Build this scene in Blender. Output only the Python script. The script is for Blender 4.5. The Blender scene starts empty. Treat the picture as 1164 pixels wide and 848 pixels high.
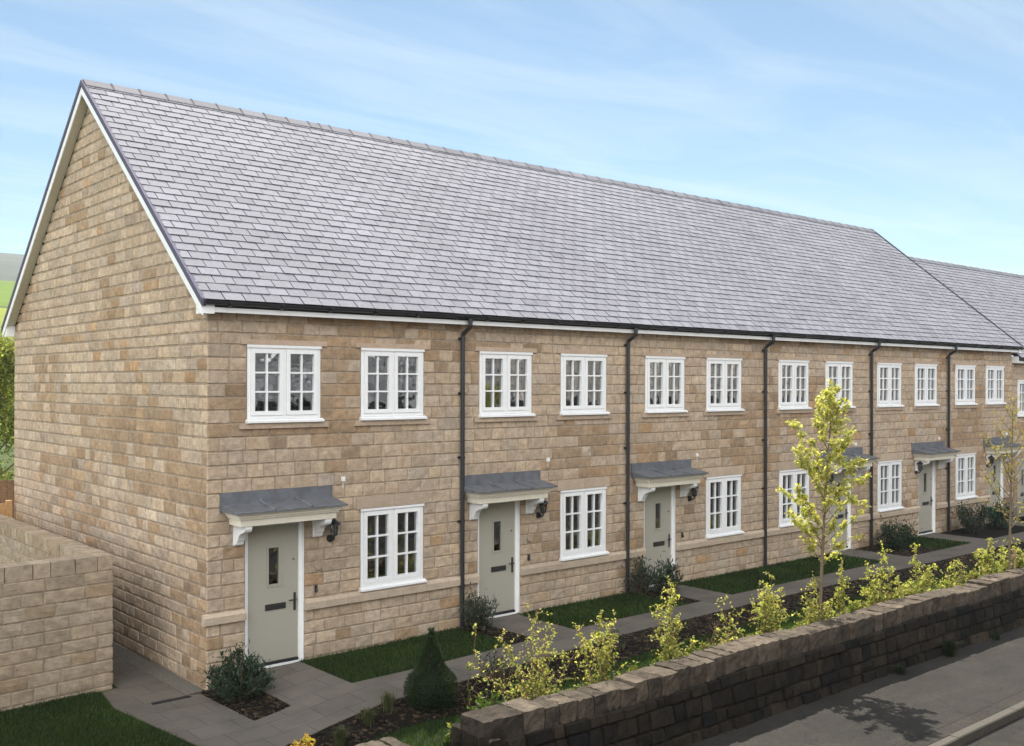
import bpy, bmesh, math, random
from mathutils import Vector, Matrix
rnd = random.Random(11)
R = math.radians
scene = bpy.context.scene
COL = scene.collection

# ------------------------------------------------------------------ helpers
class MB:
    """collects faces for ONE mesh object"""
    def __init__(s):
        s.v = []; s.f = []; s.t = []; s.m = []
    def face(s, idx, tint=(1, 1, 1), mat=0):
        s.f.append(tuple(idx)); s.t.append(tint); s.m.append(mat)
    def quad(s, a, b, c, d, tint=(1, 1, 1), mat=0):
        n = len(s.v); s.v += [a, b, c, d]; s.face((n, n+1, n+2, n+3), tint, mat)
    def tri(s, a, b, c, tint=(1, 1, 1), mat=0):
        n = len(s.v); s.v += [a, b, c]; s.face((n, n+1, n+2), tint, mat)
    def box(s, x0, x1, y0, y1, z0, z1, tint=(1, 1, 1), mat=0):
        n = len(s.v)
        s.v += [(x0, y0, z0), (x1, y0, z0), (x1, y1, z0), (x0, y1, z0), (x0, y0, z1), (x1, y0, z1), (x1, y1, z1), (x0, y1, z1)]
        for q in ((0, 3, 2, 1), (4, 5, 6, 7), (0, 1, 5, 4), (1, 2, 6, 5), (2, 3, 7, 6), (3, 0, 4, 7)):
            s.face([n+i for i in q], tint, mat)
    def prism(s, prof, a, b, fn, tint=(1, 1, 1), mat=0):
        """closed profile [(p,q)..] swept from a to b ; fn(t,p,q)->xyz"""
        n = len(s.v); k = len(prof)
        s.v += [fn(a, p, q) for p, q in prof] + [fn(b, p, q) for p, q in prof]
        for i in range(k):
            j = (i+1) % k
            s.face((n+i, n+j, n+k+j, n+k+i), tint, mat)
        s.face([n+i for i in range(k)][::-1], tint, mat); s.face([n+k+i for i in range(k)], tint, mat)
    def tube(s, pts, rad, seg=8, tint=(1, 1, 1), mat=0, cap=True):
        pts = [Vector(p) for p in pts]
        if not isinstance(rad, (list, tuple)): rad = [rad]*len(pts)
        base = len(s.v); up = None
        for i, p in enumerate(pts):
            d = (pts[min(i+1, len(pts)-1)] - pts[max(i-1, 0)]).normalized()
            if up is None:
                up = d.orthogonal().normalized()
            else:
                up = (up - d*up.dot(d))
                up = up.normalized() if up.length > 1e-6 else d.orthogonal().normalized()
            w = d.cross(up)
            for k in range(seg):
                a = 2*math.pi*k/seg
                s.v.append(tuple(p + (up*math.cos(a) + w*math.sin(a))*rad[i]))
        for i in range(len(pts)-1):
            for k in range(seg):
                k2 = (k+1) % seg
                s.face((base+i*seg+k, base+i*seg+k2, base+(i+1)*seg+k2, base+(i+1)*seg+k), tint, mat)
        if cap:
            s.face([base+k for k in range(seg)][::-1], tint, mat)
            e = base+(len(pts)-1)*seg
            s.face([e+k for k in range(seg)], tint, mat)
    def lathe(s, c, prof, seg=12, tint=(1, 1, 1), mat=0):
        n = len(s.v)
        for r, z in prof:
            for k in range(seg):
                a = 2*math.pi*k/seg
                s.v.append((c[0]+r*math.cos(a), c[1]+r*math.sin(a), c[2]+z))
        for i in range(len(prof)-1):
            for k in range(seg):
                k2 = (k+1) % seg
                s.face((n+i*seg+k, n+i*seg+k2, n+(i+1)*seg+k2, n+(i+1)*seg+k), tint, mat)
        s.face([n+k for k in range(seg)][::-1], tint, mat)
        e = n+(len(prof)-1)*seg
        s.face([e+k for k in range(seg)], tint, mat)
    def build(s, name, mat, parent=None, origin=None, smooth=False):
        par = WORLD.get(parent.name, Vector((0, 0, 0))) if parent else Vector((0, 0, 0))
        o0 = Vector(origin) if origin is not None else par
        me = bpy.data.meshes.new(name)
        me.from_pydata([tuple(Vector(v)-o0) for v in s.v], [], s.f)
        mats = mat if isinstance(mat, (list, tuple)) else [mat]
        for m in mats: me.materials.append(m)
        at = me.attributes.new('tint', 'FLOAT_COLOR', 'FACE')
        at.data.foreach_set('color', [c for t in s.t for c in (t[0], t[1], t[2], 1.0)])
        me.polygons.foreach_set('material_index', s.m)
        if smooth: me.polygons.foreach_set('use_smooth', [True]*len(s.f))
        me.update()
        ob = bpy.data.objects.new(name, me); COL.objects.link(ob)
        if parent: ob.parent = parent
        ob.location = o0 - par
        WORLD[ob.name] = o0
        return ob
WORLD = {}

def thing(name, label, cat, loc=(0, 0, 0), group=None):
    o = bpy.data.objects.new(name, None); COL.objects.link(o)
    o.location = loc; o.empty_display_size = .2
    WORLD[o.name] = Vector(loc)
    return tag(o, label, cat, group)
def tag(o, label, cat, group=None):
    o['label'] = label; o['category'] = cat
    if group: o['group'] = group
    return o
def kind(o, k):
    o['kind'] = k; return o
def linked(name, mesh, parent, loc):
    """another object sharing a mesh, at world location loc"""
    o = bpy.data.objects.new(name, mesh); COL.objects.link(o)
    o.parent = parent; o.location = Vector(loc) - WORLD[parent.name]
    WORLD[o.name] = Vector(loc)
    return o

# ------------------------------------------------------------------ materials
def mat(name, build):
    m = bpy.data.materials.new(name); m.use_nodes = True
    nt = m.node_tree; nt.nodes.clear()
    out = nt.nodes.new('ShaderNodeOutputMaterial')
    def N(t, **kw):
        n = nt.nodes.new(t)
        for k, v in kw.items():
            if k.startswith('i_'): n.inputs[k[2:].replace('_', ' ')].default_value = v
            else: setattr(n, k, v)
        return n
    L = lambda a, b: nt.links.new(a, b)
    build(N, L, out); return m
def mixc(N, L, a, b, fac, mode='MIX'):
    n = N('ShaderNodeMix', data_type='RGBA', blend_type=mode)
    for sock, val in ((n.inputs[6], a), (n.inputs[7], b), (n.inputs[0], fac)):
        if hasattr(val, 'is_output'): L(val, sock)
        elif isinstance(val, (int, float)): sock.default_value = val
        else: sock.default_value = (*val, 1)
    return n.outputs[2]
def noise(N, L, scale, detail=4, rough=.55, vec=None, dist=0):
    n = N('ShaderNodeTexNoise'); n.inputs['Scale'].default_value = scale
    n.inputs['Detail'].default_value = detail; n.inputs['Roughness'].default_value = rough; n.inputs['Distortion'].default_value = dist
    if vec is not None: L(vec, n.inputs['Vector'])
    return n.outputs['Fac']
def ramp(N, L, fac, a, b, ca=(0, 0, 0), cb=(1, 1, 1)):
    n = N('ShaderNodeValToRGB'); e = n.color_ramp.elements
    e[0].position = a; e[1].position = b; e[0].color = (*ca, 1); e[1].color = (*cb, 1)
    L(fac, n.inputs[0]); return n.outputs[0]
def pos(N): return N('ShaderNodeNewGeometry').outputs['Position']
def mapping(N, L, vec, scale, rot=(0, 0, 0)):
    n = N('ShaderNodeMapping'); n.inputs['Scale'].default_value = scale; n.inputs['Rotation'].default_value = rot
    L(vec, n.inputs['Vector']); return n.outputs[0]
def finish(N, L, out, color, rough=.8, spec=.5, bump=None, bstr=.3, bdist=.01, metal=0):
    p = N('ShaderNodeBsdfPrincipled')
    if hasattr(color, 'is_output'): L(color, p.inputs['Base Color'])
    else: p.inputs['Base Color'].default_value = (*color, 1)
    if hasattr(rough, 'is_output'): L(rough, p.inputs['Roughness'])
    else: p.inputs['Roughness'].default_value = rough
    p.inputs['Specular IOR Level'].default_value = spec
    p.inputs['Metallic'].default_value = metal
    if bump is not None:
        b = N('ShaderNodeBump'); b.inputs['Strength'].default_value = bstr; b.inputs['Distance'].default_value = bdist
        L(bump, b.inputs['Height']); L(b.outputs[0], p.inputs['Normal'])
    L(p.outputs[0], out.inputs[0]); return p
def tintc(N):
    a = N('ShaderNodeAttribute'); a.attribute_name = 'tint'; return a.outputs['Color']

def simple(name, color, rough=.6, spec=.5, nscale=40, namt=.12, bstr=.08, metal=0):
    def b(N, L, out):
        n = noise(N, L, nscale, 4, .6, pos(N))
        lo = tuple(c*(1-namt) for c in color); hi = tuple(min(1, c*(1+namt)) for c in color)
        finish(N, L, out, ramp(N, L, n, .3, .7, lo, hi), rough, spec, n, bstr, .004, metal)
    return mat(name, b)

def stone_build(scale=1., dirt=True, mottle=.32, bs=.55, bd=.012):
    def b(N, L, out):
        P = pos(N)
        c = tintc(N)
        n1 = noise(N, L, 9*scale, 6, .65, P)
        n2 = noise(N, L, 55*scale, 5, .7, P)
        bed = noise(N, L, 6, 4, .6, mapping(N, L, P, (2.2, 2.2, 16)), 1.2)
        c = mixc(N, L, c, ramp(N, L, n1, .28, .72, (1-mottle,)*3, (1+mottle*.55,)*3), 1, 'MULTIPLY')
        c = mixc(N, L, c, ramp(N, L, bed, .32, .68, (.80, .74, .68), (1.08, 1.07, 1.06)), .75, 'MULTIPLY')
        c = mixc(N, L, c, ramp(N, L, n2, .25, .75, (.82, .82, .82), (1.12, 1.12, 1.12)), .8, 'MULTIPLY')
        n4 = noise(N, L, 1.1, 5, .6, P)
        c = mixc(N, L, c, ramp(N, L, n4, .3, .7, (.88, .87, .86), (1.07, 1.07, 1.07)), .9, 'MULTIPLY')
        h = N('ShaderNodeMath', operation='ADD'); L(n2, h.inputs[0]); L(bed, h.inputs[1])
        finish(N, L, out, c, .92, .2, h.outputs[0], bs, bd)
    return b
M = {}
M['stone'] = mat('sandstone_blocks', stone_build())
M['dark_stone'] = mat('weathered_gritstone', stone_build(.8, mottle=.6, bs=1.0, bd=.018))
M['dressed'] = mat('dressed_stone', stone_build(.6, mottle=.12))
def _slate(N, L, out):
    P = pos(N); c = tintc(N)
    n = noise(N, L, 14, 5, .6, P); n2 = noise(N, L, 120, 3, .6, P)
    c = mixc(N, L, c, ramp(N, L, n, .3, .7, (.82, .82, .84), (1.14, 1.13, 1.12)), 1, 'MULTIPLY')
    finish(N, L, out, c, ramp(N, L, n, .3, .7, (.78,)*3, (.86,)*3), .2, n2, .25, .003)
M['slate'] = mat('roof_slate', _slate)
def _under(N, L, out): finish(N, L, out, (.03, .03, .035), .9, .2, noise(N, L, 30, 3, .5, pos(N)), .1)
M['underlay'] = mat('roof_underlay', _under)
M['white'] = simple('white_upvc', (.78, .79, .80), .35, .5, 8, .03, .02)
M['cream'] = simple('cream_paint', (.70, .66, .56), .5, .4, 12, .05, .05)
M['sage'] = simple('sage_door_paint', (.355, .34, .29), .45, .4, 60, .05, .05)
M['lead'] = simple('lead_sheet', (.115, .121, .136), .55, .5, 7, .25, .15)
M['black'] = simple('black_plastic', (.018, .019, .022), .4, .5, 20, .2, .05)
M['verge'] = simple('dry_verge_plastic', (.10, .095, .14), .8, .15, 20, .15, .05)
M['metal_dark'] = simple('dark_bronze_metal', (.05, .05, .052), .35, .5, 60, .2, .05, .4)
M['greenbox'] = simple('green_plastic', (.01, .07, .05), .4, .5, 20, .15, .05)
M['room'] = simple('room_plaster', (.42, .40, .37), .9, .2, 3, .1, .02)
M['curtain'] = simple('curtain_cloth', (.62, .60, .56), .9, .2, 20, .1, .1)
M['bark'] = simple('bark', (.16, .125, .085), .9, .2, 60, .4, .5)
M['twig'] = simple('brown_twig', (.17, .10, .06), .8, .2, 90, .3, .2)
M['cane'] = simple('wood_stake', (.30, .21, .12), .85, .2, 50, .3, .3)
M['timber'] = simple('fence_timber', (.20, .125, .075), .8, .3, 25, .3, .3)
M['timber_sunlit'] = simple('gate_timber', (.46, .28, .13), .8, .3, 25, .25, .3)  # sunlit tone of the post put into a brighter timber colour
M['flag'] = None
def _glass(N, L, out):
    g = N('ShaderNodeBsdfGlossy'); g.inputs['Roughness'].default_value = .012; g.inputs['Color'].default_value = (.92, .95, .97, 1)
    P = pos(N); b = N('ShaderNodeBump'); b.inputs['Strength'].default_value = .3; b.inputs['Distance'].default_value = .02
    L(noise(N, L, 2.6, 2, .5, P), b.inputs['Height']); L(b.outputs[0], g.inputs['Normal'])
    t = N('ShaderNodeBsdfTransparent'); t.inputs['Color'].default_value = (.62, .66, .65, 1)
    f = N('ShaderNodeFresnel'); f.inputs['IOR'].default_value = 3.1
    mx = N('ShaderNodeMixShader'); L(f.outputs[0], mx.inputs[0]); L(t.outputs[0], mx.inputs[1]); L(g.outputs[0], mx.inputs[2])
    L(mx.outputs[0], out.inputs[0])
M['glass'] = mat('window_glass', _glass)
def leaf(name, trans=.5, rough=.45, spec=.35, amt=1.):
    def b(N, L, out):
        c = tintc(N)
        p = N('ShaderNodeBsdfPrincipled'); L(c, p.inputs['Base Color']); p.inputs['Roughness'].default_value = rough
        p.inputs['Specular IOR Level'].default_value = spec
        t = N('ShaderNodeBsdfTranslucent')
        c2 = mixc(N, L, c, (1.5*amt, 1.55*amt, .7*amt), 1, 'MULTIPLY'); L(c2, t.inputs['Color'])
        mx = N('ShaderNodeMixShader'); mx.inputs[0].default_value = trans
        L(p.outputs[0], mx.inputs[1]); L(t.outputs[0], mx.inputs[2]); L(mx.outputs[0], out.inputs[0])
    return mat(name, b)
M['leaf_young'] = leaf('young_leaves', .55, .5, .3, 1.2)
M['leaf_dark'] = leaf('evergreen_leaves', .25, .6, .18)
M['leaf_mid'] = leaf('broad_leaves', .5, .5, .3)
M['grass'] = leaf('grass_blades', .45, .5, .3)
def _lawn(N, L, out):
    P = pos(N); n = noise(N, L, 60, 5, .7, P); n2 = noise(N, L, 2.2, 4, .6, P)
    c = ramp(N, L, n, .3, .7, (.009, .018, .005), (.024, .042, .009))
    c = mixc(N, L, c, ramp(N, L, n2, .3, .7, (.75, .8, .8), (1.2, 1.15, 1)), 1, 'MULTIPLY')
    finish(N, L, out, c, .9, .2, n, .8, .03)
M['lawn'] = mat('lawn_turf', _lawn)
def _soil(N, L, out):
    P = pos(N); n = noise(N, L, 35, 8, .75, P); n2 = noise(N, L, 4, 4, .6, P)
    c = ramp(N, L, n, .3, .75, (.005, .004, .003), (.026, .020, .014))
    c = mixc(N, L, c, ramp(N, L, n2, .3, .7, (.7, .7, .7), (1.2, 1.2, 1.2)), 1, 'MULTIPLY')
    finish(N, L, out, c, .95, .15, n, 1, .05)
M['soil'] = mat('bark_mulch_soil', _soil)
def _paving(N, L, out):
    P = pos(N)
    br = N('ShaderNodeTexBrick'); br.inputs['Scale'].default_value = 1; br.inputs['Brick Width'].default_value = .6; br.inputs['Row Height'].default_value = .46
    br.inputs['Mortar Size'].default_value = .006; br.inputs['Mortar Smooth'].default_value = .3; br.offset = .5
    br.inputs['Color1'].default_value = (.112, .098, .083, 1); br.inputs['Color2'].default_value = (.130, .114, .097, 1); br.inputs['Mortar'].default_value = (.06, .055, .05, 1)
    L(P, br.inputs['Vector'])
    n = noise(N, L, 90, 5, .7, P); n2 = noise(N, L, 1.6, 5, .65, P)
    c = mixc(N, L, br.outputs['Color'], ramp(N, L, n, .3, .7, (.8, .8, .8), (1.15, 1.15, 1.15)), 1, 'MULTIPLY')
    c = mixc(N, L, c, ramp(N, L, n2, .3, .7, (.72, .73, .74), (1.12, 1.1, 1.08)), 1, 'MULTIPLY')
    h = N('ShaderNodeMath', operation='SUBTRACT'); L(n, h.inputs[0]); L(br.outputs['Fac'], h.inputs[1])
    finish(N, L, out, c, .85, .3, h.outputs[0], .3, .004)
M['paving'] = mat('paving_slabs', _paving)
def asphalt(name, lo, hi, patch=.25):
    def b(N, L, out):
        P = pos(N); n = noise(N, L, 75, 5, .85, P); n2 = noise(N, L, .9, 7, .7, P); n3 = noise(N, L, 14, 6, .7, P); n4 = noise(N, L, 3.2, 6, .7, mapping(N, L, P, (.35, 1.6, 1)))
        v = N('ShaderNodeTexVoronoi'); v.inputs['Scale'].default_value = 70; L(P, v.inputs['Vector'])
        c = ramp(N, L, n, .3, .7, lo, hi)
        c = mixc(N, L, c, ramp(N, L, n2, .32, .68, (1-patch*1.3,)*3, (1+patch,)*3), 1, 'MULTIPLY')
        c = mixc(N, L, c, ramp(N, L, n3, .3, .7, (.72,)*3, (1.22,)*3), 1, 'MULTIPLY')
        c = mixc(N, L, c, ramp(N, L, n4, .3, .7, (.82, .82, .84), (1.15, 1.13, 1.08)), 1, 'MULTIPLY')
        ck = N('ShaderNodeTexVoronoi', feature='DISTANCE_TO_EDGE'); ck.inputs['Scale'].default_value = .55
        wv = N('ShaderNodeVectorMath', operation='ADD'); nn = N('ShaderNodeTexNoise'); nn.inputs['Scale'].default_value = 2.2; nn.inputs['Detail'].default_value = 5; L(P, nn.inputs['Vector'])
        L(P, wv.inputs[0]); L(nn.outputs['Color'], wv.inputs[1]); L(wv.outputs[0], ck.inputs['Vector'])
        c = mixc(N, L, (.012, .011, .010), c, ramp(N, L, ck.outputs['Distance'], .003, .009, (.25,)*3), 'MIX')
        h = N('ShaderNodeMath', operation='ADD'); L(v.outputs['Distance'], h.inputs[0]); L(n, h.inputs[1])
        finish(N, L, out, c, .9, .25, h.outputs[0], .8, .012)
    return mat(name, b)
M['footway'] = asphalt('footway_asphalt', (.017, .0152, .013), (.046, .041, .035))
M['road'] = asphalt('road_asphalt', (.016, .0147, .013), (.043, .039, .034))
M['patch'] = asphalt('patched_asphalt', (.021, .0184, .0155), (.050, .044, .037))
M['kerb'] = simple('kerb_stone', (.075, .066, .054), .85, .3, 30, .25, .3)
M['gravel'] = simple('gravel', (.13, .12, .10), .9, .2, 60, .6, 1.)
def _hill(N, L, out):
    P = pos(N); sx = N('ShaderNodeSeparateXYZ'); L(P, sx.inputs[0])
    v = N('ShaderNodeTexVoronoi'); v.inputs['Scale'].default_value = 1; L(mapping(N, L, P, (.0085, .011, 0), (0, 0, .5)), v.inputs['Vector'])
    ve = N('ShaderNodeTexVoronoi', feature='DISTANCE_TO_EDGE'); ve.inputs['Scale'].default_value = 1; L(mapping(N, L, P, (.0085, .011, 0), (0, 0, .5)), ve.inputs['Vector'])
    sep = N('ShaderNodeSeparateColor'); L(v.outputs['Color'], sep.inputs[0])
    c = ramp(N, L, sep.outputs[0], .1, .9, (.10, .155, .014), (.17, .20, .025))
    n = noise(N, L, .06, 6, .7, P)
    c = mixc(N, L, c, ramp(N, L, n, .3, .7, (.8, .85, .9), (1.2, 1.12, 1)), 1, 'MULTIPLY')
    c = mixc(N, L, (.03, .04, .015), c, ramp(N, L, ve.outputs['Distance'], .012, .02), 'MIX')
    moor = ramp(N, L, noise(N, L, .012, 6, .65, P), .35, .65, (.05, .055, .035), (.09, .08, .05))
    hz = N('ShaderNodeMath', operation='MULTIPLY_ADD'); L(sx.outputs[1], hz.inputs[0]); hz.inputs[1].default_value = 1/80; hz.inputs[2].default_value = -480/80
    hz.use_clamp = True
    c = mixc(N, L, c, moor, hz.outputs[0])
    finish(N, L, out, c, .95, .1)
M['hill'] = mat('hill_pasture', _hill)
M['field'] = simple('rough_grass_ground', (.055, .075, .02), .95, .15, 1.5, .4, .5)

# ------------------------------------------------------------------ camera
F_PX, PXW, PXH = 1162.9, 1164, 848
yaw, pitch, roll = R(49.20), R(-.02), R(.14)
CAM = Vector((-6.27, -13.93, 4.27))
Fv = Vector((math.cos(yaw)*math.cos(pitch), math.sin(yaw)*math.cos(pitch), math.sin(pitch)))
Rv = Vector((math.sin(yaw), -math.cos(yaw), 0)); Uv = Rv.cross(Fv)
R2 = Rv*math.cos(roll) + Uv*math.sin(roll); U2 = -Rv*math.sin(roll) + Uv*math.cos(roll)
cd = bpy.data.cameras.new('camera'); cam = bpy.data.objects.new('camera', cd); COL.objects.link(cam)
mw = Matrix((R2, U2, -Fv)).transposed().to_4x4(); mw.translation = CAM; cam.matrix_world = mw
cd.sensor_width = 36; cd.lens = 36*F_PX/PXW; cd.shift_y = 12.5/PXW; cd.clip_end = 8000; cd.clip_start = .1
scene.camera = cam

# ------------------------------------------------------------------ light and sky
SUN_AZ, SUN_EL = R(36.5), R(55.2)
sd = Vector((math.cos(SUN_EL)*math.sin(SUN_AZ), math.cos(SUN_EL)*math.cos(SUN_AZ), math.sin(SUN_EL)))
sl = bpy.data.lights.new('sun', 'SUN'); sl.energy = 3.6; sl.angle = R(.53); sl.color = (1, .94, .84)
so = bpy.data.objects.new('sun', sl); COL.objects.link(so); so.rotation_euler = (-sd).to_track_quat('-Z', 'Y').to_euler()
w = bpy.data.worlds.new('World'); scene.world = w; w.use_nodes = True
nt = w.node_tree; nt.nodes.clear()
def WN(t, **k):
    n = nt.nodes.new(t)
    for a, b in k.items(): setattr(n, a, b)
    return n
WL = lambda a, b: nt.links.new(a, b)
wo = WN('ShaderNodeOutputWorld'); bg = WN('ShaderNodeBackground'); bg.inputs[1].default_value = .052
sky = WN('ShaderNodeTexSky', sky_type='NISHITA', sun_disc=False, sun_elevation=SUN_EL, sun_rotation=SUN_AZ, air_density=.8, dust_density=.25, ozone_density=.8, altitude=150)
tc = WN('ShaderNodeTexCoord'); sepd = WN('ShaderNodeSeparateXYZ'); WL(tc.outputs['Generated'], sepd.inputs[0])
# cirrus: project the view direction on a high plane
zmax = WN('ShaderNodeMath', operation='MAXIMUM'); WL(sepd.outputs[2], zmax.inputs[0]); zmax.inputs[1].default_value = .04
dv = WN('ShaderNodeVectorMath', operation='DIVIDE'); WL(tc.outputs['Generated'], dv.inputs[0])
cb = WN('ShaderNodeCombineXYZ')
for i in range(3): WL(zmax.outputs[0], cb.inputs[i])
WL(cb.outputs[0], dv.inputs[1])
mp = WN('ShaderNodeMapping'); mp.inputs['Rotation'].default_value = (0, 0, R(-12)); mp.inputs['Scale'].default_value = (.45, 1.5, 0); WL(dv.outputs[0], mp.inputs[0])
mp.inputs['Location'].default_value = (1.3, .4, 0)
nz = WN('ShaderNodeTexNoise'); nz.inputs['Scale'].default_value = 1.15; nz.inputs['Detail'].default_value = 9; nz.inputs['Roughness'].default_value = .58; nz.inputs['Distortion'].default_value = .9
WL(mp.outputs[0], nz.inputs['Vector'])
cr = WN('ShaderNodeValToRGB'); cr.color_ramp.elements[0].position = .42; cr.color_ramp.elements[1].position = .78; WL(nz.outputs['Fac'], cr.inputs[0])
cm = WN('ShaderNodeMath', operation='MULTIPLY'); WL(cr.outputs[0], cm.inputs[0]); cm.inputs[1].default_value = .33
mx = WN('ShaderNodeMix', data_type='RGBA'); WL(cm.outputs[0], mx.inputs[0]); wb = WN('ShaderNodeMix', data_type='RGBA', blend_type='MULTIPLY'); wb.inputs[0].default_value = 1; WL(sky.outputs[0], wb.inputs[6]); wb.inputs[7].default_value = (.92, 1.06, 1.0, 1); WL(wb.outputs[2], mx.inputs[6]); mx.inputs[7].default_value = (8.2, 8.5, 8.6, 1)
# bright cloud bank added out of view behind the camera, lighting the shaded front
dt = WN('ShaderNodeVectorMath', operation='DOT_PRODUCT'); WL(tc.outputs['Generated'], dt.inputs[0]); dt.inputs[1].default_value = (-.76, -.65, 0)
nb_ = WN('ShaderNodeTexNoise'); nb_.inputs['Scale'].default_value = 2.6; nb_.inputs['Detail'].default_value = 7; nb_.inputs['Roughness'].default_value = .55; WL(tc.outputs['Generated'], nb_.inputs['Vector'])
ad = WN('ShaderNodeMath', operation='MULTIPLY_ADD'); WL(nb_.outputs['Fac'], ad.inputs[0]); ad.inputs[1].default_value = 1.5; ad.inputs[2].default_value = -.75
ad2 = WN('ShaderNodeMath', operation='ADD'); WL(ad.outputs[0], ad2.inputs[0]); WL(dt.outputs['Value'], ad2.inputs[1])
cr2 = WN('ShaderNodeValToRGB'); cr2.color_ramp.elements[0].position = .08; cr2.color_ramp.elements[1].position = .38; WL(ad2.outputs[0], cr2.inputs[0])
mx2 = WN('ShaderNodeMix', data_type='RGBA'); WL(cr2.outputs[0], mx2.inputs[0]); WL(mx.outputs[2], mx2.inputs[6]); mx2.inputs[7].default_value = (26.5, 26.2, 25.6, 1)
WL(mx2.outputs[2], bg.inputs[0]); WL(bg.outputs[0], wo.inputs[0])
scene.view_settings.view_transform = 'Standard'; scene.view_settings.look = 'None'; scene.view_settings.gamma = 1
scene.view_settings.exposure = 1.35
scene.render.engine = 'CYCLES'
scene.cycles.max_bounces = 8; scene.cycles.transparent_max_bounces = 12
scene.cycles.use_denoising = True

def lerp(a, b, t): return a+(b-a)*t
def vnoise(x, y, s=0):
    def h(i, j):
        q = math.sin(i*127.1+j*311.7+s*74.7)*43758.5453
        return q-math.floor(q)
    i, j = math.floor(x), math.floor(y); fx, fy = x-i, y-j
    fx = fx*fx*(3-2*fx); fy = fy*fy*(3-2*fy)
    return lerp(lerp(h(i, j), h(i+1, j), fx), lerp(h(i, j+1), h(i+1, j+1), fx), fy)

# ------------------------------------------------------------------ ground
def sstep(x, a, b):
    t = max(0, min(1, (x-a)/(b-a))); return t*t*(3-2*t)
WALL_B, WALL_F = -4.65, -5.06        # back and front top edges of the roadside wall
def G(x, y):
    z = -.17 + .19*sstep(x, -.3, 1.6) + .08*sstep(x, 2, 7)
    if y < -2.5: z -= .28*sstep(-y, 2.5, 4.4)
    if y > 2: z -= .05*sstep(y, 2, 6)
    if y < -4.75: z = lerp(z, -.78, min(1, (-4.75-y)/.2))
    return z
xs = [-3000, -1500, -700, -300, -120, -60, -30, -20] + [-14+.25*i for i in range(4*58+1)] + [50, 60, 80, 120, 200, 400, 800, 1600, 3000]
ys = [-3000, -1500, -600, -250, -100, -50, -30, -20, -14] + [-8+.25*i for i in range(4*20+1)] + [14, 18, 25, 40, 60, 90, 150, 300, 700, 1500, 3000]
mb = MB()
for y in ys:
    for x in xs: mb.v.append((x, y, G(x, y)))
nx = len(xs)
for j in range(len(ys)-1):
    for i in range(nx-1): mb.face((j*nx+i, j*nx+i+1, (j+1)*nx+i+1, (j+1)*nx+i))
kind(mb.build('ground', M['field']), 'structure')

def sheet(name, poly, dz, m, knd='structure', thick=0):
    bm = bmesh.new()
    bm.faces.new([bm.verts.new((x, y, 0)) for x, y in poly])
    bmesh.ops.triangulate(bm, faces=bm.faces[:])
    x0 = min(p[0] for p in poly); x1 = max(p[0] for p in poly); y0 = min(p[1] for p in poly); y1 = max(p[1] for p in poly)
    for ax, a, b in ((0, x0, x1), (1, y0, y1)):
        k = math.floor(a/.25)+1
        while k*.25 < b:
            co = [0, 0, 0]; no = [0, 0, 0]; co[ax] = k*.25; no[ax] = 1
            bmesh.ops.bisect_plane(bm, geom=bm.verts[:]+bm.edges[:]+bm.faces[:], plane_co=co, plane_no=no)
            k += 1
    for v in bm.verts: v.co.z = G(v.co.x, v.co.y)+dz
    for f in bm.faces:
        if f.normal.z < 0: f.normal_flip()
    me = bpy.data.meshes.new(name); bm.to_mesh(me); bm.free(); me.materials.append(m)
    o = bpy.data.objects.new(name, me); COL.objects.link(o)
    return kind(o, knd)

# paths and beds.  path runs y -2.45..-1.5 ; door paths join it
path_poly = [(-1.02, -2.55), (-1.0, -2.2), (-1.12, -1.2), (-1.28, .1), (-1.15, .95), (-.9, 1.0), (-.9, 11), (-.28, 11), (-.28, .05), (-.12, -.05), (-.08, -1.62),
             (.5, -1.56), (.5, -.03), (1.46, -.03), (1.46, -1.53)]
DOORS = [(.46, 1.5), (4.98, 5.86), (9.28, 10.2), (16.05, 17.1), (20.4, 21.4), (24.75, 25.85)]
for a, b in DOORS[1:]:
    path_poly += [(a, -1.5), (a, -.03), (b, -.03), (b, -1.5)]
path_poly += [(45, -1.5), (45, -2.3), (10.1, -2.25), (6.1, -2.32), (.39, -2.6), (-.2, -2.68), (.2, -4.55), (-1.6, -4.55)]
sheet('path', path_poly, .020, M['paving'])
beds = [[(-.28, .05), (-.12, -.05), (-.08, -1.60), (.49, -1.55), (.49, -.03)],
        [(4.45, -.03), (4.97, -.03), (4.97, -1.49), (4.5, -1.49)],
        [(8.75, -.03), (9.27, -.03), (9.27, -1.49), (8.9, -1.49)],
        [(17.11, -.03), (18.75, -.03), (18.75, -1.49), (17.11, -1.49)],
        [(21.41, -.03), (24.74, -.03), (24.74, -1.49), (21.41, -1.49)],
        [(25.86, -.03), (40, -.03), (40, -1.49), (25.86, -1.49)],
        [(-.19, -2.69), (.4, -2.61), (6.1, -2.33), (10.1, -2.26), (45, -2.31), (45, -3.0), (10, -3.0), (6, -3.1), (2.4, -3.35), (.6, -3.2), (0, -3.4)]]
for b in beds: sheet('flower_bed', b, .012, M['soil'])
sheet('gravel_margin', [(-.28, .05), (-.0, .05), (-.0, 10), (-.28, 10)], .012, M['gravel'])
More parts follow.
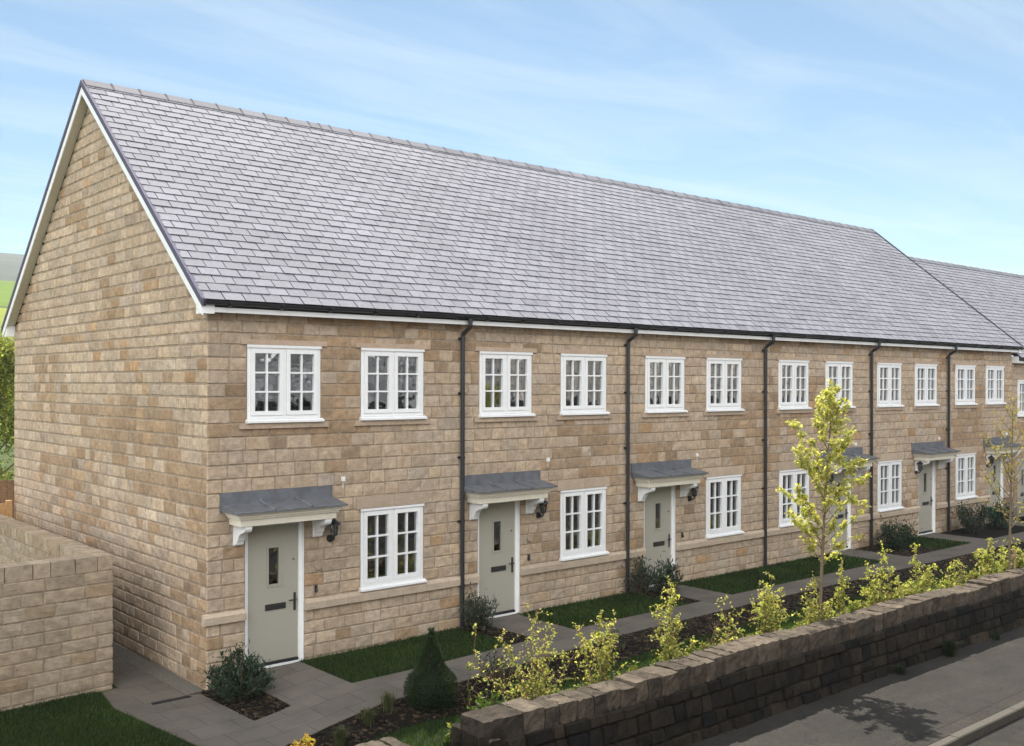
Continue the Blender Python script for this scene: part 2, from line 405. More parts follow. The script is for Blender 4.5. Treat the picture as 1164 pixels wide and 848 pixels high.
lawns = [[(1.47, -.03), (4.45, -.03), (4.5, -1.5), (1.47, -1.52)],
         [(5.87, -.03), (8.75, -.03), (8.9, -1.5), (5.87, -1.5)],
         [(10.21, -.03), (16.04, -.03), (16.04, -1.5), (10.21, -1.5)],
         [(18.76, -.03), (20.39, -.03), (20.39, -1.5), (18.76, -1.5)],
         [(-14, -4.55), (-1.62, -4.55), (-1.04, -2.55), (-1.02, -2.2), (-1.14, -1.2), (-1.30, .1), (-1.17, .95), (-1.5, 1.1), (-14, .2)],
         [(.22, -4.55), (0.0, -3.41), (.6, -3.22), (2.4, -3.37), (6, -3.12), (10, -3.02), (45, -3.02), (45, -4.55)]]
for l in lawns: sheet('lawn', l, .016, M['lawn'])

def inside(p, poly):
    x, y = p; c = False; n = len(poly)
    for i in range(n):
        x1, y1 = poly[i]; x2, y2 = poly[(i+1) % n]
        if (y1 > y) != (y2 > y) and x < (x2-x1)*(y-y1)/(y2-y1)+x1: c = not c
    return c
def blades(polys, n, hmin, hmax, cols, xmax=30, xmin=-7):
    mb = MB(); tot = 0
    boxes = [(max(xmin, min(p[0] for p in q)), min(xmax, max(p[0] for p in q)), min(p[1] for p in q), max(p[1] for p in q)) for q in polys]
    ar = [(b[1]-b[0])*(b[3]-b[2]) for b in boxes]
    for q, b, a in zip(polys, boxes, ar):
        for _ in range(int(n*a)):
            x = rnd.uniform(b[0], b[1]); y = rnd.uniform(b[2], b[3])
            d = math.hypot(x-CAM.x, y-CAM.y)
            if rnd.random() > min(1, (13/d)**1.5): continue
            if not inside((x, y), q): continue
            z = G(x, y)+.012; h = rnd.uniform(hmin, hmax); a2 = rnd.uniform(0, 6.283); wd = rnd.uniform(.003, .006)*(d/11)
            dx, dy = math.cos(a2), math.sin(a2); lx, ly = rnd.gauss(0, .35)*h, rnd.gauss(0, .35)*h
            t = cols[rnd.randrange(len(cols))]; k = rnd.uniform(.8, 1.2)*(.7+.6*vnoise(x*1.6, y*1.6, 41)); t = tuple(c*k for c in t)
            mb.tri((x-dx*wd, y-dy*wd, z), (x+dx*wd, y+dy*wd, z), (x+lx, y+ly, z+h), t)
    return mb
g = blades(lawns, 3200, .03, .065, [(.022, .046, .008), (.030, .062, .010), (.045, .085, .016), (.016, .034, .007), (.06, .075, .026)])
kind(g.build('lawn_grass', M['grass']), 'stuff')

# road, footway, kerb
ROADZ = -.62
def flat(name, x0, x1, y0, y1, z, m, t=.25):
    mb = MB(); mb.box(x0, x1, y0, y1, z-t, z); return kind(mb.build(name, m), 'structure')
flat('pavement', -60, 120, -7.07, -5.02, -.5, M['footway'])
mbp = MB()
mbp.box(-60, 120, -7.285, -7.072, -.75, -.502)
kind(mbp.build('pavement_strip', M['patch']), 'structure')
mbk = MB(); x = -60
while x < 120:
    l = .91; jz = rnd.uniform(-.003, .003); jy = rnd.uniform(-.004, .004)
    k = rnd.uniform(.8, 1.15)
    mbk.prism([(-7.29+jy, -.8), (-7.29+jy, -.500+jz), (-7.405+jy, -.500+jz), (-7.42+jy, -.515+jz), (-7.42+jy, -.8)], x+.004, x+l-.004, lambda t, p, q: (t, p, q), (k, k, k))
    x += l
kind(mbk.build('kerb', M['kerb']), 'structure')
flat('road', -60, 120, -13.4, -7.425, ROADZ, M['road'])
mbc = MB(); mbc.box(-60, 120, -7.95, -7.72, ROADZ-.2, ROADZ+.004)
kind(mbc.build('road_patch', M['patch']), 'structure')
flat('pavement', -60, 120, -15.4, -13.42, -.5, M['footway'])

# hills
def hillz(x, y):
    pts = [(60, -.6), (120, 7), (420, 43), (560, 47), (1100, 136), (1900, 95)]
    a = x/max(y, 1)
    k = 1-.55*sstep(a, 1.0, 1.8)
    for (a0, z0), (a1, z1) in zip(pts, pts[1:]):
        if y <= a1:
            z = lerp(z0, z1, (y-a0)/(a1-a0)); break
    else: z = pts[-1][1]
    z += (3*math.sin(x*.011+1)+2*math.sin(y*.021+x*.006))*sstep(y, 120, 300)*.5 + 4*math.sin(x*.0031+.6)*sstep(y, 700, 1300)
    return z*k - (0 if y > 61 else .5)
mb = MB()
hy = [60+20*i for i in range(28)]+[640+60*i for i in range(27)]
hx = [-2400+100*i for i in range(20)]+[-400+25*i for i in range(60)]+[1100+150*i for i in range(16)]
for y in hy:
    for x in hx: mb.v.append((x, y, hillz(x, y)))
for j in range(len(hy)-1):
    for i in range(len(hx)-1): mb.face((j*len(hx)+i, j*len(hx)+i+1, (j+1)*len(hx)+i+1, (j+1)*len(hx)+i))
kind(mb.build('hills', M['hill'], smooth=True), 'structure')

# ------------------------------------------------------------------ stone walling
def block(mb, fn, u0, u1, z0, z1, u0t=None, u1t=None, gap=.010, proud=.012, rough=.005, ch=.012, tint=(1, 1, 1), cell=.16, back=-.012):
    if u0t is None: u0t = u0
    if u1t is None: u1t = u1
    L = max(u1-u0, u1t-u0t); H = z1-z0; g = gap/2
    if L < .03 or H < .02: return
    nx = max(1, int(L/cell+.5)); ny = max(1, int(H/.11+.5))
    cu = min(.3, (ch+g)/L); cz = min(.3, (ch+g)/H)
    us = [g/L] + [cu+(1-2*cu)*i/nx for i in range(nx+1)] + [1-g/L]
    vs = [g/H] + [cz+(1-2*cz)*i/ny for i in range(ny+1)] + [1-g/H]
    n = len(mb.v); W = len(us); jit = g*.5
    for j, vv in enumerate(vs):
        ul = lerp(u0, u0t, vv); ur = lerp(u1, u1t, vv)
        for i, uu in enumerate(us):
            edge = i in (0, W-1) or j in (0, len(vs)-1)
            d = back if edge else proud+rnd.uniform(-rough, rough)
            if (i in (1, W-2)) or (j in (1, len(vs)-2)):
                if not edge: d -= rough*rnd.uniform(.2, 1.2)
            mb.v.append(fn(lerp(ul, ur, uu)+rnd.uniform(-jit, jit), z0+H*vv+rnd.uniform(-jit, jit), d))
    for j in range(len(vs)-1):
        for i in range(W-1):
            a = n+j*W+i
            mb.face((a, a+1, a+W+1, a+W), tint)

def stone_tint(u, z, s, bright=1.):
    b = (.485, .392, .300)
    k = rnd.gauss(1, .085 if s == 8 else .06)
    big = vnoise(u*.55, z*1.1, s)
    r = rnd.random()
    if r < .022: b = (.45, .31, .19)                # iron-stained
    elif r < .05: b = (.38, .28, .185)
    elif r < .16: b = (.52, .425, .32)
    if big > .70 and rnd.random() < .72: b = (.395, .29, .195); k *= rnd.uniform(.88, 1.08)
    elif s == 8 and 2.1 < z < 3.75 and vnoise(u*.42+2.2, z*.9, 17) > .47 and rnd.random() < .75: b = (.385, .285, .195)
    elif big < .3: k *= 1.05
    j = rnd.gauss(0, .018)
    return (min(.8, b[0]*k*bright*(1+j)), b[1]*k*bright, b[2]*k*bright*(1-j*1.5))

def wall_tint(u, z, s, bright=1.):
    t = stone_tint(u, z, s, bright); return tuple(lerp(a, b*bright, .45) for a, b in zip(t, (.415, .36, .275)))
def zrows(keys, h=.19):
    out = []
    for a, b in zip(keys, keys[1:]):
        n = max(1, round((b-a)/h))
        out += [(lerp(a, b, i/n), lerp(a, b, (i+1)/n)) for i in range(n)]
    return out
def walling(mb, fn, rows, span, holes, seed, lens=(.22, .48), bright=1., **kw):
    """span(z)->(u0,u1); holes: list of (u0,u1,z0,z1)"""
    for z0, z1 in rows:
        a, b = span(z0); at, bt = span(z1)
        cuts = sorted((h[0], h[1]) for h in holes if h[2] < z1-.01 and h[3] > z0+.01)
        segs = []; cur = (a, at)
        for c0, c1 in cuts:
            segs.append((cur, (c0, c0))); cur = (c1, c1)
        segs.append((cur, (b, bt)))
        for (l, lt), (r, rt) in segs:
            if r-l < .02 and rt-lt < .02: continue
            pts = [l]; u = l+rnd.uniform(.4, 1)*lens[1]*.8
            while u < r-.12:
                pts.append(u); u += rnd.uniform(*lens)
            if len(pts) > 1 and r-pts[-1] < .14: pts[-1] = (pts[-2]+r)/2
            pts.append(r)
            for i in range(len(pts)-1):
                p, q = pts[i], pts[i+1]
                block(mb, fn, p, q, z0, z1, lt if i == 0 else None, rt if i == len(pts)-2 else None,
                      tint=(wall_tint if 12 <= seed <= 15 else stone_tint)(p, z0, seed, bright), **kw)
MORTAR = (.385, .32, .25)

# ------------------------------------------------------------------ houses
DEPTH = 9.68; PITCH = .824; EAVE = 5.46; EY = -.22
def rz(y, drop=0): return EAVE-drop+PITCH*(y-EY)
RIDGE_Y = DEPTH/2
cosp = 1/math.sqrt(1+PITCH**2); sinp = PITCH*cosp
HS = [(0, 4.58, 0, 'L'), (4.58, 8.74, 4.39, 'L'), (8.74, 13.33, 8.71, 'L'), (13.33, 17.91, 13.31, 'R'), (17.91, 22.06, 17.68, 'R'), (22.06, 26.28, 21.97, 'R')]
KEYS = [-.32, .80, .97, 2.26, 3.68, 4.83, 5.345]
ROWS = zrows(KEYS)
GROWS = zrows(KEYS+[9.3])

def make_window(h):
    """local coords: x 0..W, z 0..h, wall plane y=0 (outward -y)"""
    W = 1.22; f = MB(); gl = MB(); si = MB()
    y0, y1 = -.004, .075; sh = .055
    e = .052
    # outer frame
    f.box(0, W, y0, y1, h-e, h); f.box(0, W, y0, y1, sh, sh+e)
    f.box(0, e, y0, y1, sh+e+.0005, h-e-.0005); f.box(W-e, W, y0, y1, sh+e+.0005, h-e-.0005); f.box(W/2-.022, W/2+.022, y0, y1, sh+e+.0005, h-e-.0005)
    f.box(-.012, W+.012, y0-.022, y0-.001, h-.034, h+.008)
    for a, b in ((e, W/2-.022), (W/2+.022, W-e)):
        ys0, ys1 = -.022, .05; r = .062; lo = sh+e; hi = h-e; a += .003; b -= .003; lo += .003; hi -= .003
        for box in ((a, b, lo, lo+r), (a, b, hi-r, hi)): f.box(box[0], box[1], ys0, ys1, box[2], box[3])
        f.box(a, a+r, ys0, ys1, lo+r+.0004, hi-r-.0004); f.box(b-r, b, ys0, ys1, lo+r+.0004, hi-r-.0004)
        # glazing beads, chamfered look
        mx_ = (a+b)/2; f.box(mx_-.013, mx_+.013, -.006, .045, lo+r, hi-r)
        for k in (1, 2):
            zz = lerp(lo+r, hi-r, k/3)
            f.box(a+r, mx_-.0135, -.005, .045, zz-.013, zz+.013); f.box(mx_+.0135, b-r, -.005, .045, zz-.013, zz+.013)
        gl.quad((a+r-.01, .03, lo+r-.01), (b-r+.01, .03, lo+r-.01), (b-r+.01, .03, hi-r+.01), (a+r-.01, .03, hi-r+.01))
    si.prism([(.06, 0), (-.085, 0), (-.085, .03), (-.02, .052), (.06, .052)], -.03, W+.03, lambda t, p, q: (t, p, q))
    return f, gl, si
WIN = {}
def window_meshes(h):
    if h not in WIN:
        f, gl, si = make_window(h)
        def me(mb, n, m):
            o = mb.build(n, m); d = o.data; bpy.data.objects.remove(o); return d
        WIN[h] = (me(f, 'window', M['white']), me(gl, 'pane', M['glass']), me(si, 'sill', M['white']))
    return WIN[h]
def add_window(house, x, z0, h, yy=0):
    a, b, c = window_meshes(h)
    o = linked('window', a, house, (x, yy, z0))
    linked('pane', b, o, (x, yy, z0)); linked('sill', c, o, (x, yy, z0))
    return o

def curtain(house, x, z0, h, side, wd):
    c = MB(); n = 14; x0 = x+.06 if side == 'l' else x+1.16-wd
    for i in range(n):
        xa = x0+wd*i/n; xb = x0+wd*(i+1)/n
        ya = .20+.03*math.sin(i*1.9); yb = .20+.03*math.sin((i+1)*1.9)
        c.quad((xa, ya, z0-.05), (xb, yb, z0-.05), (xb, yb, z0+h), (xa, ya, z0+h)); c.quad((xa, ya+.02, z0-.05), (xb, yb+.02, z0-.05), (xb, yb+.02, z0+h), (xa, ya+.02, z0+h))
    c.build('curtain', M['curtain'], house)

def add_door(house, x0, x1, z0, z1):
    fr = MB(); t = .066; y0, y1 = .045, .13
    fr.box(x0, x0+t, y0, y1, z0, z1); fr.box(x1-t, x1, y0, y1, z0, z1); fr.box(x0+t+.0005, x1-t-.0005, y0, y1, z1-t, z1)
    fr.box(x0+t, x0+t+.02, y0+.03, y1, z0+.03, z1-t); fr.box(x1-t-.02, x1-t, y0+.03, y1, z0+.03, z1-t)
    fr.box(x0-.0, x0+.006, .0, y0, z0, z1); fr.box(x1-.006, x1, .0, y0, z0, z1)
    fr.box(x0+t+.002, x1-t-.002, y0-.03, y1, z0, z0+.03)
    f = fr.build('door_frame', M['white'], house)
    d = MB(); a, b = x0+t+.004, x1-t-.004; yl = y0+.02
    lo, hi = z0+.075, z1-t-.004; gx = lerp(a, b, .51); gz0, gz1 = lerp(lo, hi, .565), lerp(lo, hi, .835); gw = .085
    d.box(a, gx-gw, yl, yl+.045, lo, hi); d.box(gx+gw, b, yl, yl+.045, lo, hi); d.box(gx-gw+.0003, gx+gw-.0003, yl, yl+.045, lo, gz0); d.box(gx-gw+.0003, gx+gw-.0003, yl, yl+.045, gz1, hi)
    door = d.build('door', M['sage'], house)
    gf = MB(); q = .032
    for bx in ((gx-gw-q, gx+gw+q, gz0-q, gz0), (gx-gw-q, gx+gw+q, gz1, gz1+q)): gf.box(bx[0], bx[1], yl-.012, yl-.0005, bx[2], bx[3])
    gf.box(gx-gw-q, gx-gw, yl-.012, yl-.0005, gz0+.0003, gz1-.0003); gf.box(gx+gw, gx+gw+q, yl-.012, yl-.0005, gz0+.0003, gz1-.0003)
    gf.build('glazing_frame', M['sage'], door)
    gg = MB(); gg.box(gx-gw, gx+gw, yl+.018, yl+.022, gz0, gz1); gg.build('glass', M['glass'], door)
    lp = MB(); zz = lerp(lo, hi, .40); xx = gx+.03
    lp.box(xx-.17, xx+.17, yl-.012, yl-.0005, zz-.045, zz+.045); lp.box(xx-.13, xx+.13, yl-.017, yl-.0125, zz-.022, zz+.022)
    lp.build('letterbox', M['metal_dark'], door)
    hd = MB(); hx_ = b-.055; hz = lerp(lo, hi, .425)
    hd.box(hx_-.018, hx_+.018, yl-.012, yl-.0005, hz-.15, hz+.12)
    hd.tube([(hx_, yl-.01, hz+.02), (hx_, yl-.06, hz+.02), (hx_-.03, yl-.065, hz+.02), (hx_-.12, yl-.06, hz+.02)], .011, 8)
    hd.build('handle', M['metal_dark'], door)
    sp = MB(); sp.tube([(b-.075, yl, lerp(lo, hi, .735)), (b-.075, yl-.012, lerp(lo, hi, .735))], .013, 8); sp.build('lock', M['metal_dark'], door)
    th = MB(); th.box(a, b, yl-.03, yl+.04, z0+.032, z0+.07); th.build('weather_bar', M['black'], door)

def add_canopy(house, c, zoff=0):
    """c: x of canopy centre"""
    a, b = c-.915, c+.915; D = .50
    up = MB(); up.box(a-.02, b-.0, -.034, .0, 2.40, 2.68)
    top = MB()
    top.prism([(-.0345, 2.505), (-D, 2.43), (-D, 2.405), (-.0345, 2.405)], a, b, lambda t, p, q: (t, p, q))
    for xx in (lerp(a, b, .335), lerp(a, b, .665)):
        top.tube([(xx, -.036, 2.545), (xx, -.06, 2.515), (xx, -D*.55, 2.475), (xx, -D-.004, 2.436)], .022, 8)
    cp = top.build('canopy', M['lead'], house)
    up.build('flashing', M['lead'], cp)
    mo = MB()
    for k, (dx, dd, z0, z1) in enumerate(((.045, .04, 2.380, 2.4035), (.075, .07, 2.345, 2.3795), (.10, .095, 2.315, 2.3445), (.13, .125, 2.215, 2.3145))):
        mo.box(a+dx, b-dx, -D+dd, -.001, z0, z1)
    mo.build('cornice', M['cream'], cp)
    for xx in (a+.26, b-.26):
        br = MB()
        prof = [(0, 2.2145), (-D+.14, 2.2145), (-D+.14, 2.165), (-D+.16, 2.13), (-.26, 2.105), (-.185, 2.075), (-.145, 2.03), (-.125, 1.985), (-.10, 1.965), (-.085, 1.92), (0, 1.92)]
        br.prism([(p-.001, q) for p, q in prof], xx-.055, xx+.055, lambda t, p, q: (t, p, q))
        br.box(xx-.072, xx+.072, -.022, -.0015, 1.90, 2.2143)
        br.build('bracket', M['white'], cp)

def add_lamp(house, x, z):
    b = MB()
    b.lathe((x, 0, 0), [(.001, 0)]*2, 4) if False else None
    b.tube([(x, -.0, z-.1), (x, -.035, z-.1)], [.062, .05], 12)
    b.tube([(x, -.03, z-.1), (x, -.09, z-.115), (x, -.135, z-.09), (x, -.14, z-.05)], .014, 8)
    cx, cy = x, -.14
    b.lathe((cx, cy, z-.05), [(.02, 0), (.05, .012), (.055, .02)], 8)
    b.lathe((cx, cy, z+.13), [(.105, 0), (.10, .012), (.055, .05), (.02, .075), (.012, .095), (.018, .11), (.004, .135)], 10)
    for k in range(6):
        a = math.pi*k/3
        b.tube([(cx+.05*math.cos(a), cy+.05*math.sin(a), z-.032), (cx+.07*math.cos(a), cy+.07*math.sin(a), z+.132)], .006, 5)
    l = b.build('wall_lamp', M['black'], house)
    gl = MB(); gl.lathe((cx, cy, z-.032), [(.045, 0), (.062, .16)], 8); gl.build('lamp_glass', M['glass'], l)
    bu = MB(); bu.lathe((cx, cy, z-.028), [(.012, 0), (.015, .03), (.03, .07), (.018, .11), (.004, .125)], 10); bu.build('bulb', M['white'], l)

def gutter_parts(house, x0, x1, drop=0, dy=0, first=False):
    z = EAVE-drop
    fa = MB(); fa.box(x0, x1, -.205+dy, -.185+dy, z-.185, z-.03)
    fa.build('fascia', M['white'], house)
    sf = MB(); sf.box(x0, x1, -.1845+dy, .0+dy, z-.150, z-.134); sf.build('soffit', M['cream'], house)
    g = MB(); n = 8; prof = []
    cy, cz, r = -.268+dy, z-.032, .056
    for i in range(n+1):
        a = math.pi+math.pi*i/n; prof.append((cy+r*math.cos(a), cz+r*math.sin(a)))
    for i in range(n+1):
        a = 2*math.pi-math.pi*i/n; prof.append((cy+(r-.006)*math.cos(a), cz+(r-.006)*math.sin(a)))
    g.prism(prof, x0, x1, lambda t, p, q: (t, p, q))
    xx = x0+.35
    while xx < x1-.1:
        p2 = [(cy-.075, cz+.004), (cy-.072, cz-.03), (cy-.05, cz-.06), (cy, cz-.075), (cy+.069, cz-.075), (cy+.069, cz+.004), (cy+.063, cz+.004), (cy+.06, cz-.03), (cy, cz-.063), (cy-.05, cz-.04), (cy-.063, cz)]
        g.prism(p2, xx, xx+.05, lambda t, p, q: (t, p, q)); xx += .82
    if first:
        g.prism(prof[:n+1], x0-.006, x0-.0005, lambda t, p, q: (t, p, q))
    g.build('gutter', M['black'], house)
def downpipe(house, x, z0, drop=0, dy=0):
    z = EAVE-drop; p = MB()
    p.tube([(x, -.275+dy, z-.09), (x, -.275+dy, z-.20), (x, -.262+dy, z-.235), (x, -.085+dy, z-.335), (x, -.07+dy, z-.37), (x, -.07+dy, z0)], .036, 10)
    for zz in (z-.42, 4.1, 3.0, 1.9, .8):
        if zz > z0+.1:
            p.tube([(x, -.07+dy, zz-.022), (x, -.07+dy, zz+.022)], .043, 10)
            p.box(x-.065, x+.065, -.025+dy, .0+dy, zz-.018, zz+.018)
    p.tube([(x, -.275+dy, z-.085), (x, -.275+dy, z-.15)], .043, 10)
    p.tube([(x, -.07+dy, z0+.12), (x, -.07+dy, z0+.02), (x, -.13+dy, z0-.02)], .041, 10)
    p.build('downpipe', M['black'], house)

SLW, GAUGE, TH = .315, .2045, .012
def slates(mb, x0, x1, xa, xb, drop=0, dy=0, RIDGE_Y=DEPTH/2):
    """slates whose centre lies in x0..x1, roof edges at xa..xb"""
    SL = (RIDGE_Y-EY)/cosp
    n = int(SL/GAUGE)+1
    for r in range(n):
        s0 = r*GAUGE-.035; s1 = min(s0+GAUGE*1.9, SL-.02)
        if s0 > SL-.12: break
        off = (SLW/2 if r % 2 else 0)
        k = math.floor((x0-xa-off)/SLW)-1
        while True:
            c = xa+off+(k+.5)*SLW; k += 1
            if c-SLW/2 > xb: break
            a = max(c-SLW/2+.007, xa); b = min(c+SLW/2-.007, xb)
            if b-a < .05: 
                continue
            cc = (a+b)/2
            if cc < x0: continue
            if cc >= x1: break
            t0 = TH*rnd.uniform(.9, 1.5)+.010; t1 = .002; tw = rnd.gauss(0, .0012); js = rnd.gauss(0, .002)
            q = vnoise(cc*.8, s0*.8, 5)
            kk = rnd.gauss(1, .055)*(.94+.12*q)
            base = (.188, .19, .218) if rnd.random() < .9 else (.17, .172, .20)
            tint = tuple(v*kk for v in base)
            def P(x, s, t): return (x, EY+dy+s*cosp-t*sinp, EAVE-drop+s*sinp+t*cosp)
            sa = s0+js
            v = [P(a, sa, t0+tw), P(b, sa, t0-tw), P(b, s1, t1), P(a, s1, t1), P(a, sa, t0+tw-TH), P(b, sa, t0-tw-TH), P(b, s1, t1-.006), P(a, s1, t1-.006)]
            m = len(mb.v); mb.v += v
            mb.face([m, m+1, m+2, m+3], tint)
            for f in ((4, 5, 1, 0), (5, 6, 2, 1), (7, 4, 0, 3)): mb.face([m+i for i in f], (.05, .047, .07))

def roof_parts(house, x0, x1, xa, xb, drop=0, dy=0, RIDGE_Y=DEPTH/2):
    a = xa if x0 <= xa+.3 else x0; b = xb if x1 >= xb-.3 else x1
    ro = MB(); slates(ro, a if a != xa else xa-1, b if b != xb else xb+1, xa, xb, drop, dy, RIDGE_Y)
    h = EAVE-drop; y0 = EY+dy; yr = RIDGE_Y+dy; zr = h+PITCH*(yr-y0); t = .012/cosp
    nm = (0, -sinp, cosp)
    prof = [(y0+.01, h-t), (yr, zr-t), (2*yr-y0, h-t), (2*yr-y0, h-t-.10), (yr, zr-t-.10), (y0+.01, h-t-.10)]
    ro.prism(prof, a, b, lambda q, p, z: (q, p, z), (.04, .04, .045))
    # rear slope covering
    ro.quad((a, yr, zr), (b, yr, zr), (b, 2*yr-y0+.05, h-.04), (a, 2*yr-y0+.05, h-.04), (.14, .14, .16))
    r = ro.build('roof', M['slate'], house)
    ri = MB(); k = math.floor((a-xa)/.5)
    while xa+k*.5 < b-.02:
        p0 = max(a, xa+k*.5)+.004; p1 = min(b, xa+(k+1)*.5)-.004; k += 1
        if p1-p0 < .05: continue
        kk = rnd.gauss(1, .07); w_ = .17; u = w_*PITCH
        jz = rnd.uniform(-.003, .003)
        z_ = zr+.045+jz
        pr = [(yr-w_, z_-u), (yr-.02, z_-.006), (yr+.02, z_-.006), (yr+w_, z_-u), (yr+w_, z_-u-.016), (yr, z_-.024), (yr-w_, z_-u-.016)]
        ri.prism(pr, p0, p1, lambda q, p, z: (q, p, z), (.155*kk, .157*kk, .178*kk))
        ri.prism([(yr-w_-.012, z_-u-.012), (yr-.02, z_+.004), (yr+.02, z_+.004), (yr+w_+.012, z_-u-.012), (yr+w_, z_-u-.02), (yr, z_-.02), (yr-w_, z_-u-.02)], p1-.018, p1+.018, lambda q, p, z: (q, p, z), (.05, .05, .06))
    ri.build('ridge_tiles', M['slate'], r)
    return r, h, y0, yr, zr

def verge(house, x, sgn, drop=0, dy=0):
    """barge boards, dry verge and gable soffit at x (outer face); sgn -1: faces -x"""
    h = EAVE-drop; y0 = EY+dy; yr = RIDGE_Y+dy; zr = h+PITCH*(yr-y0); y1 = 2*yr-y0
    def slope(mb, xi, xo, lo, hi, ends=0.):
        X = sorted((xi, xo))
        for ya, yb, za, zb in ((y0-ends, yr, h-ends*PITCH, zr), (y1+ends, yr, h-ends*PITCH, zr)):
            mb.prism([(ya, za+lo), (yb, zb+lo), (yb, zb+hi), (ya, za+hi)], X[0], X[1], lambda q, p, z: (q, p, z))
    bb = MB(); slope(bb, x-sgn*.022, x, -.235, -.055); bb_o = bb.build('barge_board', M['white'], house)
    # boxed eaves end
    for ye, s_ in ((y0, 1), (y1, -1)):
        be = MB()
        be.prism([(ye-.006*s_, h-.21), (ye+.24*s_, h-.21), (ye+.24*s_, h+.02), (ye-.006*s_, h-.03)], *sorted((x-sgn*.0225, 0 if sgn < 0 else x-.2)), lambda q, p, z: (q, p, z))
        be.build('eaves_box', M['white'], bb_o)
    dvb = MB(); slope(dvb, x-sgn*.05, x+sgn*.016, -.085, .024 if sgn < 0 else .055, .03); dvb.build('verge_trim', M['verge'] if sgn < 0 else M['black'], house)
    sf = MB(); slope(sf, x-sgn*.0225, x-sgn*.19, -.165, -.145); sf.build('verge_soffit', M['cream'], house)

house_labels = ['end terrace stone house with its full gable wall and peak facing the camera',
 'stone terraced house second from the near gable end, between first and second black downpipes',
 'stone terraced house third from the near gable end, bush pair left of its door',
 'stone terraced house standing behind the taller yellow-green sapling',
 'stone terraced house between the two saplings, fifth from the near gable end',
 'stone terraced house ending the taller slate roof, green box by its door']
holes_by = []
for hi, (x0, x1, off, side) in enumerate(HS):
    H = thing('terraced_house', house_labels[hi], 'house', (x0, 0, 0), 'terraced stone houses in the row')
    wins = [(off+.61, 3.68, 1.15), (off+(2.57 if hi < 5 else 2.53), 3.68, 1.15)]
    if side == 'L': wins.append((off+2.57, .955, 1.305)); dx = (off+.585, off+1.555)
    else: wins.append((off+.65, .955, 1.305)); dx = (off+2.80, off+3.74)
    gd = G(sum(dx)/2, 0)
    holes = [(a-.006, a+1.226, z-.0, z+h_) for a, z, h_ in wins] + [(dx[0]-.003, dx[1]+.003, -.5, 2.2)]
    wl = MB()
    fn = lambda u, z, n: (u, -n, z)
    # mortar bed with openings: strips by z
    zs = sorted(set([-.6, 5.36] + [z for h_ in holes for z in (h_[2], h_[3]) if -.6 < z < 5.36]))
    for za, zb in zip(zs, zs[1:]):
        cuts = sorted((h_[0], h_[1]) for h_ in holes if h_[2] < zb-.001 and h_[3] > za+.001); cur = x0
        for c0, c1 in cuts+[(x1, x1)]:
            if c0 > cur: wl.quad((cur, .004, za), (c0, .004, za), (c0, .004, zb), (cur, .004, zb), MORTAR)
            cur = c1
    # reveals
    for u0, u1, z0, z1 in holes:
        z0 = max(z0, -.5)
        wl.quad((u0, .004, z0), (u0, .30, z0), (u0, .30, z1), (u0, .004, z1), MORTAR); wl.quad((u1, .30, z0), (u1, .004, z0), (u1, .004, z1), (u1, .30, z1), MORTAR)
        wl.quad((u0, .004, z1), (u0, .30, z1), (u1, .30, z1), (u1, .004, z1), MORTAR); wl.quad((u0, .30, z0), (u0, .004, z0), (u1, .004, z0), (u1, .30, z0), MORTAR)
    walling(wl, fn, ROWS, lambda z: (x0-(.012 if hi == 0 else 0), x1), [(h_[0], h_[1], h_[2], h_[3]) for h_ in holes], 3)
    # rear wall
    wl.build('wall', M['stone'], H)
    rw = MB(); rw.box(x0, x1, DEPTH-.3, DEPTH, -.6, 5.36, MORTAR); rw.build('rear_wall', M['stone'], H)
    # interior
    it = MB()
    it.box(x0+.1, x1-.1, 3.2, 3.3, -.4, 5.3); it.box(x0+.1, x1-.1, .31, 9.3, -.1, 0.05); it.box(x0+.1, x1-.1, .31, 9.3, 2.45, 2.7); it.box(x0+.1, x1-.1, .31, 9.3, 5.2, 5.3)
    it.box(x0+.05, x0+.1, .31, 9.3, -.1, 5.3); it.box(x1-.1, x1-.05, .31, 9.3, -.1, 5.3)
    it.build('inner_walls', M['room'], H)
    # string course
    cuts = [(dx[0], dx[1])]; cur = x0-(.075 if hi == 0 else 0)
    segs = []
    for c0, c1 in cuts+[(x1, x1)]:
        if c0-cur > .02: segs.append((cur, c0))
        cur = c1
    for a, b in segs:
        n = max(1, round((b-a)/.85)); sc = MB()
        for i in range(n):
            p, q = lerp(a, b, i/n)+.0025, lerp(a, b, (i+1)/n)-.0025; k = rnd.gauss(1, .05)
            sc.prism([(.02, .80), (-.06, .80), (-.062, .905), (-.03, .951), (.02, .951)], p, q, lambda t, y, z: (t, y, z), (.50*k, .42*k, .335*k))
        sc.build('string_course', M['dressed'], H)
    for a, z, h_ in wins:
        wd = add_window(H, a, z, h_)
        li = MB(); k = rnd.gauss(1, .05); s = MB()
        if z > 3:
            li.box(a-.11, a+1.33, -.030, .12, z+h_+.009, z+h_+.085, (.50*k, .395*k, .31*k))
            n_ = rnd.uniform(.45, .6)*1.48
            s.box(a-.13, a-.13+n_-.002, -.045, .12, z-.085, z-.002, (.48*k, .385*k, .30*k)); s.box(a-.13+n_+.002, a+1.35, -.045, .12, z-.085, z-.002, (.465*k, .37*k, .29*k))
            s.build('stone_sill', M['dressed'], H)
        else:
            li.box(a-.09, a+.62, -.026, .12, z+h_+.002, z+h_+.20, (.49*k, .40*k, .315*k)); li.box(a+.625, a+1.31, -.026, .12, z+h_+.002, z+h_+.20, (.475*k, .385*k, .305*k))
        li.build('lintel', M['dressed'], H)
    if hi in (1, 4): curtain(H, wins[0][0], 3.7, 1.12, 'l', .3)
    if hi in (0, 3, 5): curtain(H, wins[1][0], 3.7, 1.12, 'r', .32)
    if hi in (2, 4): curtain(H, wins[2][0], 1.0, 1.25, 'l', .3)
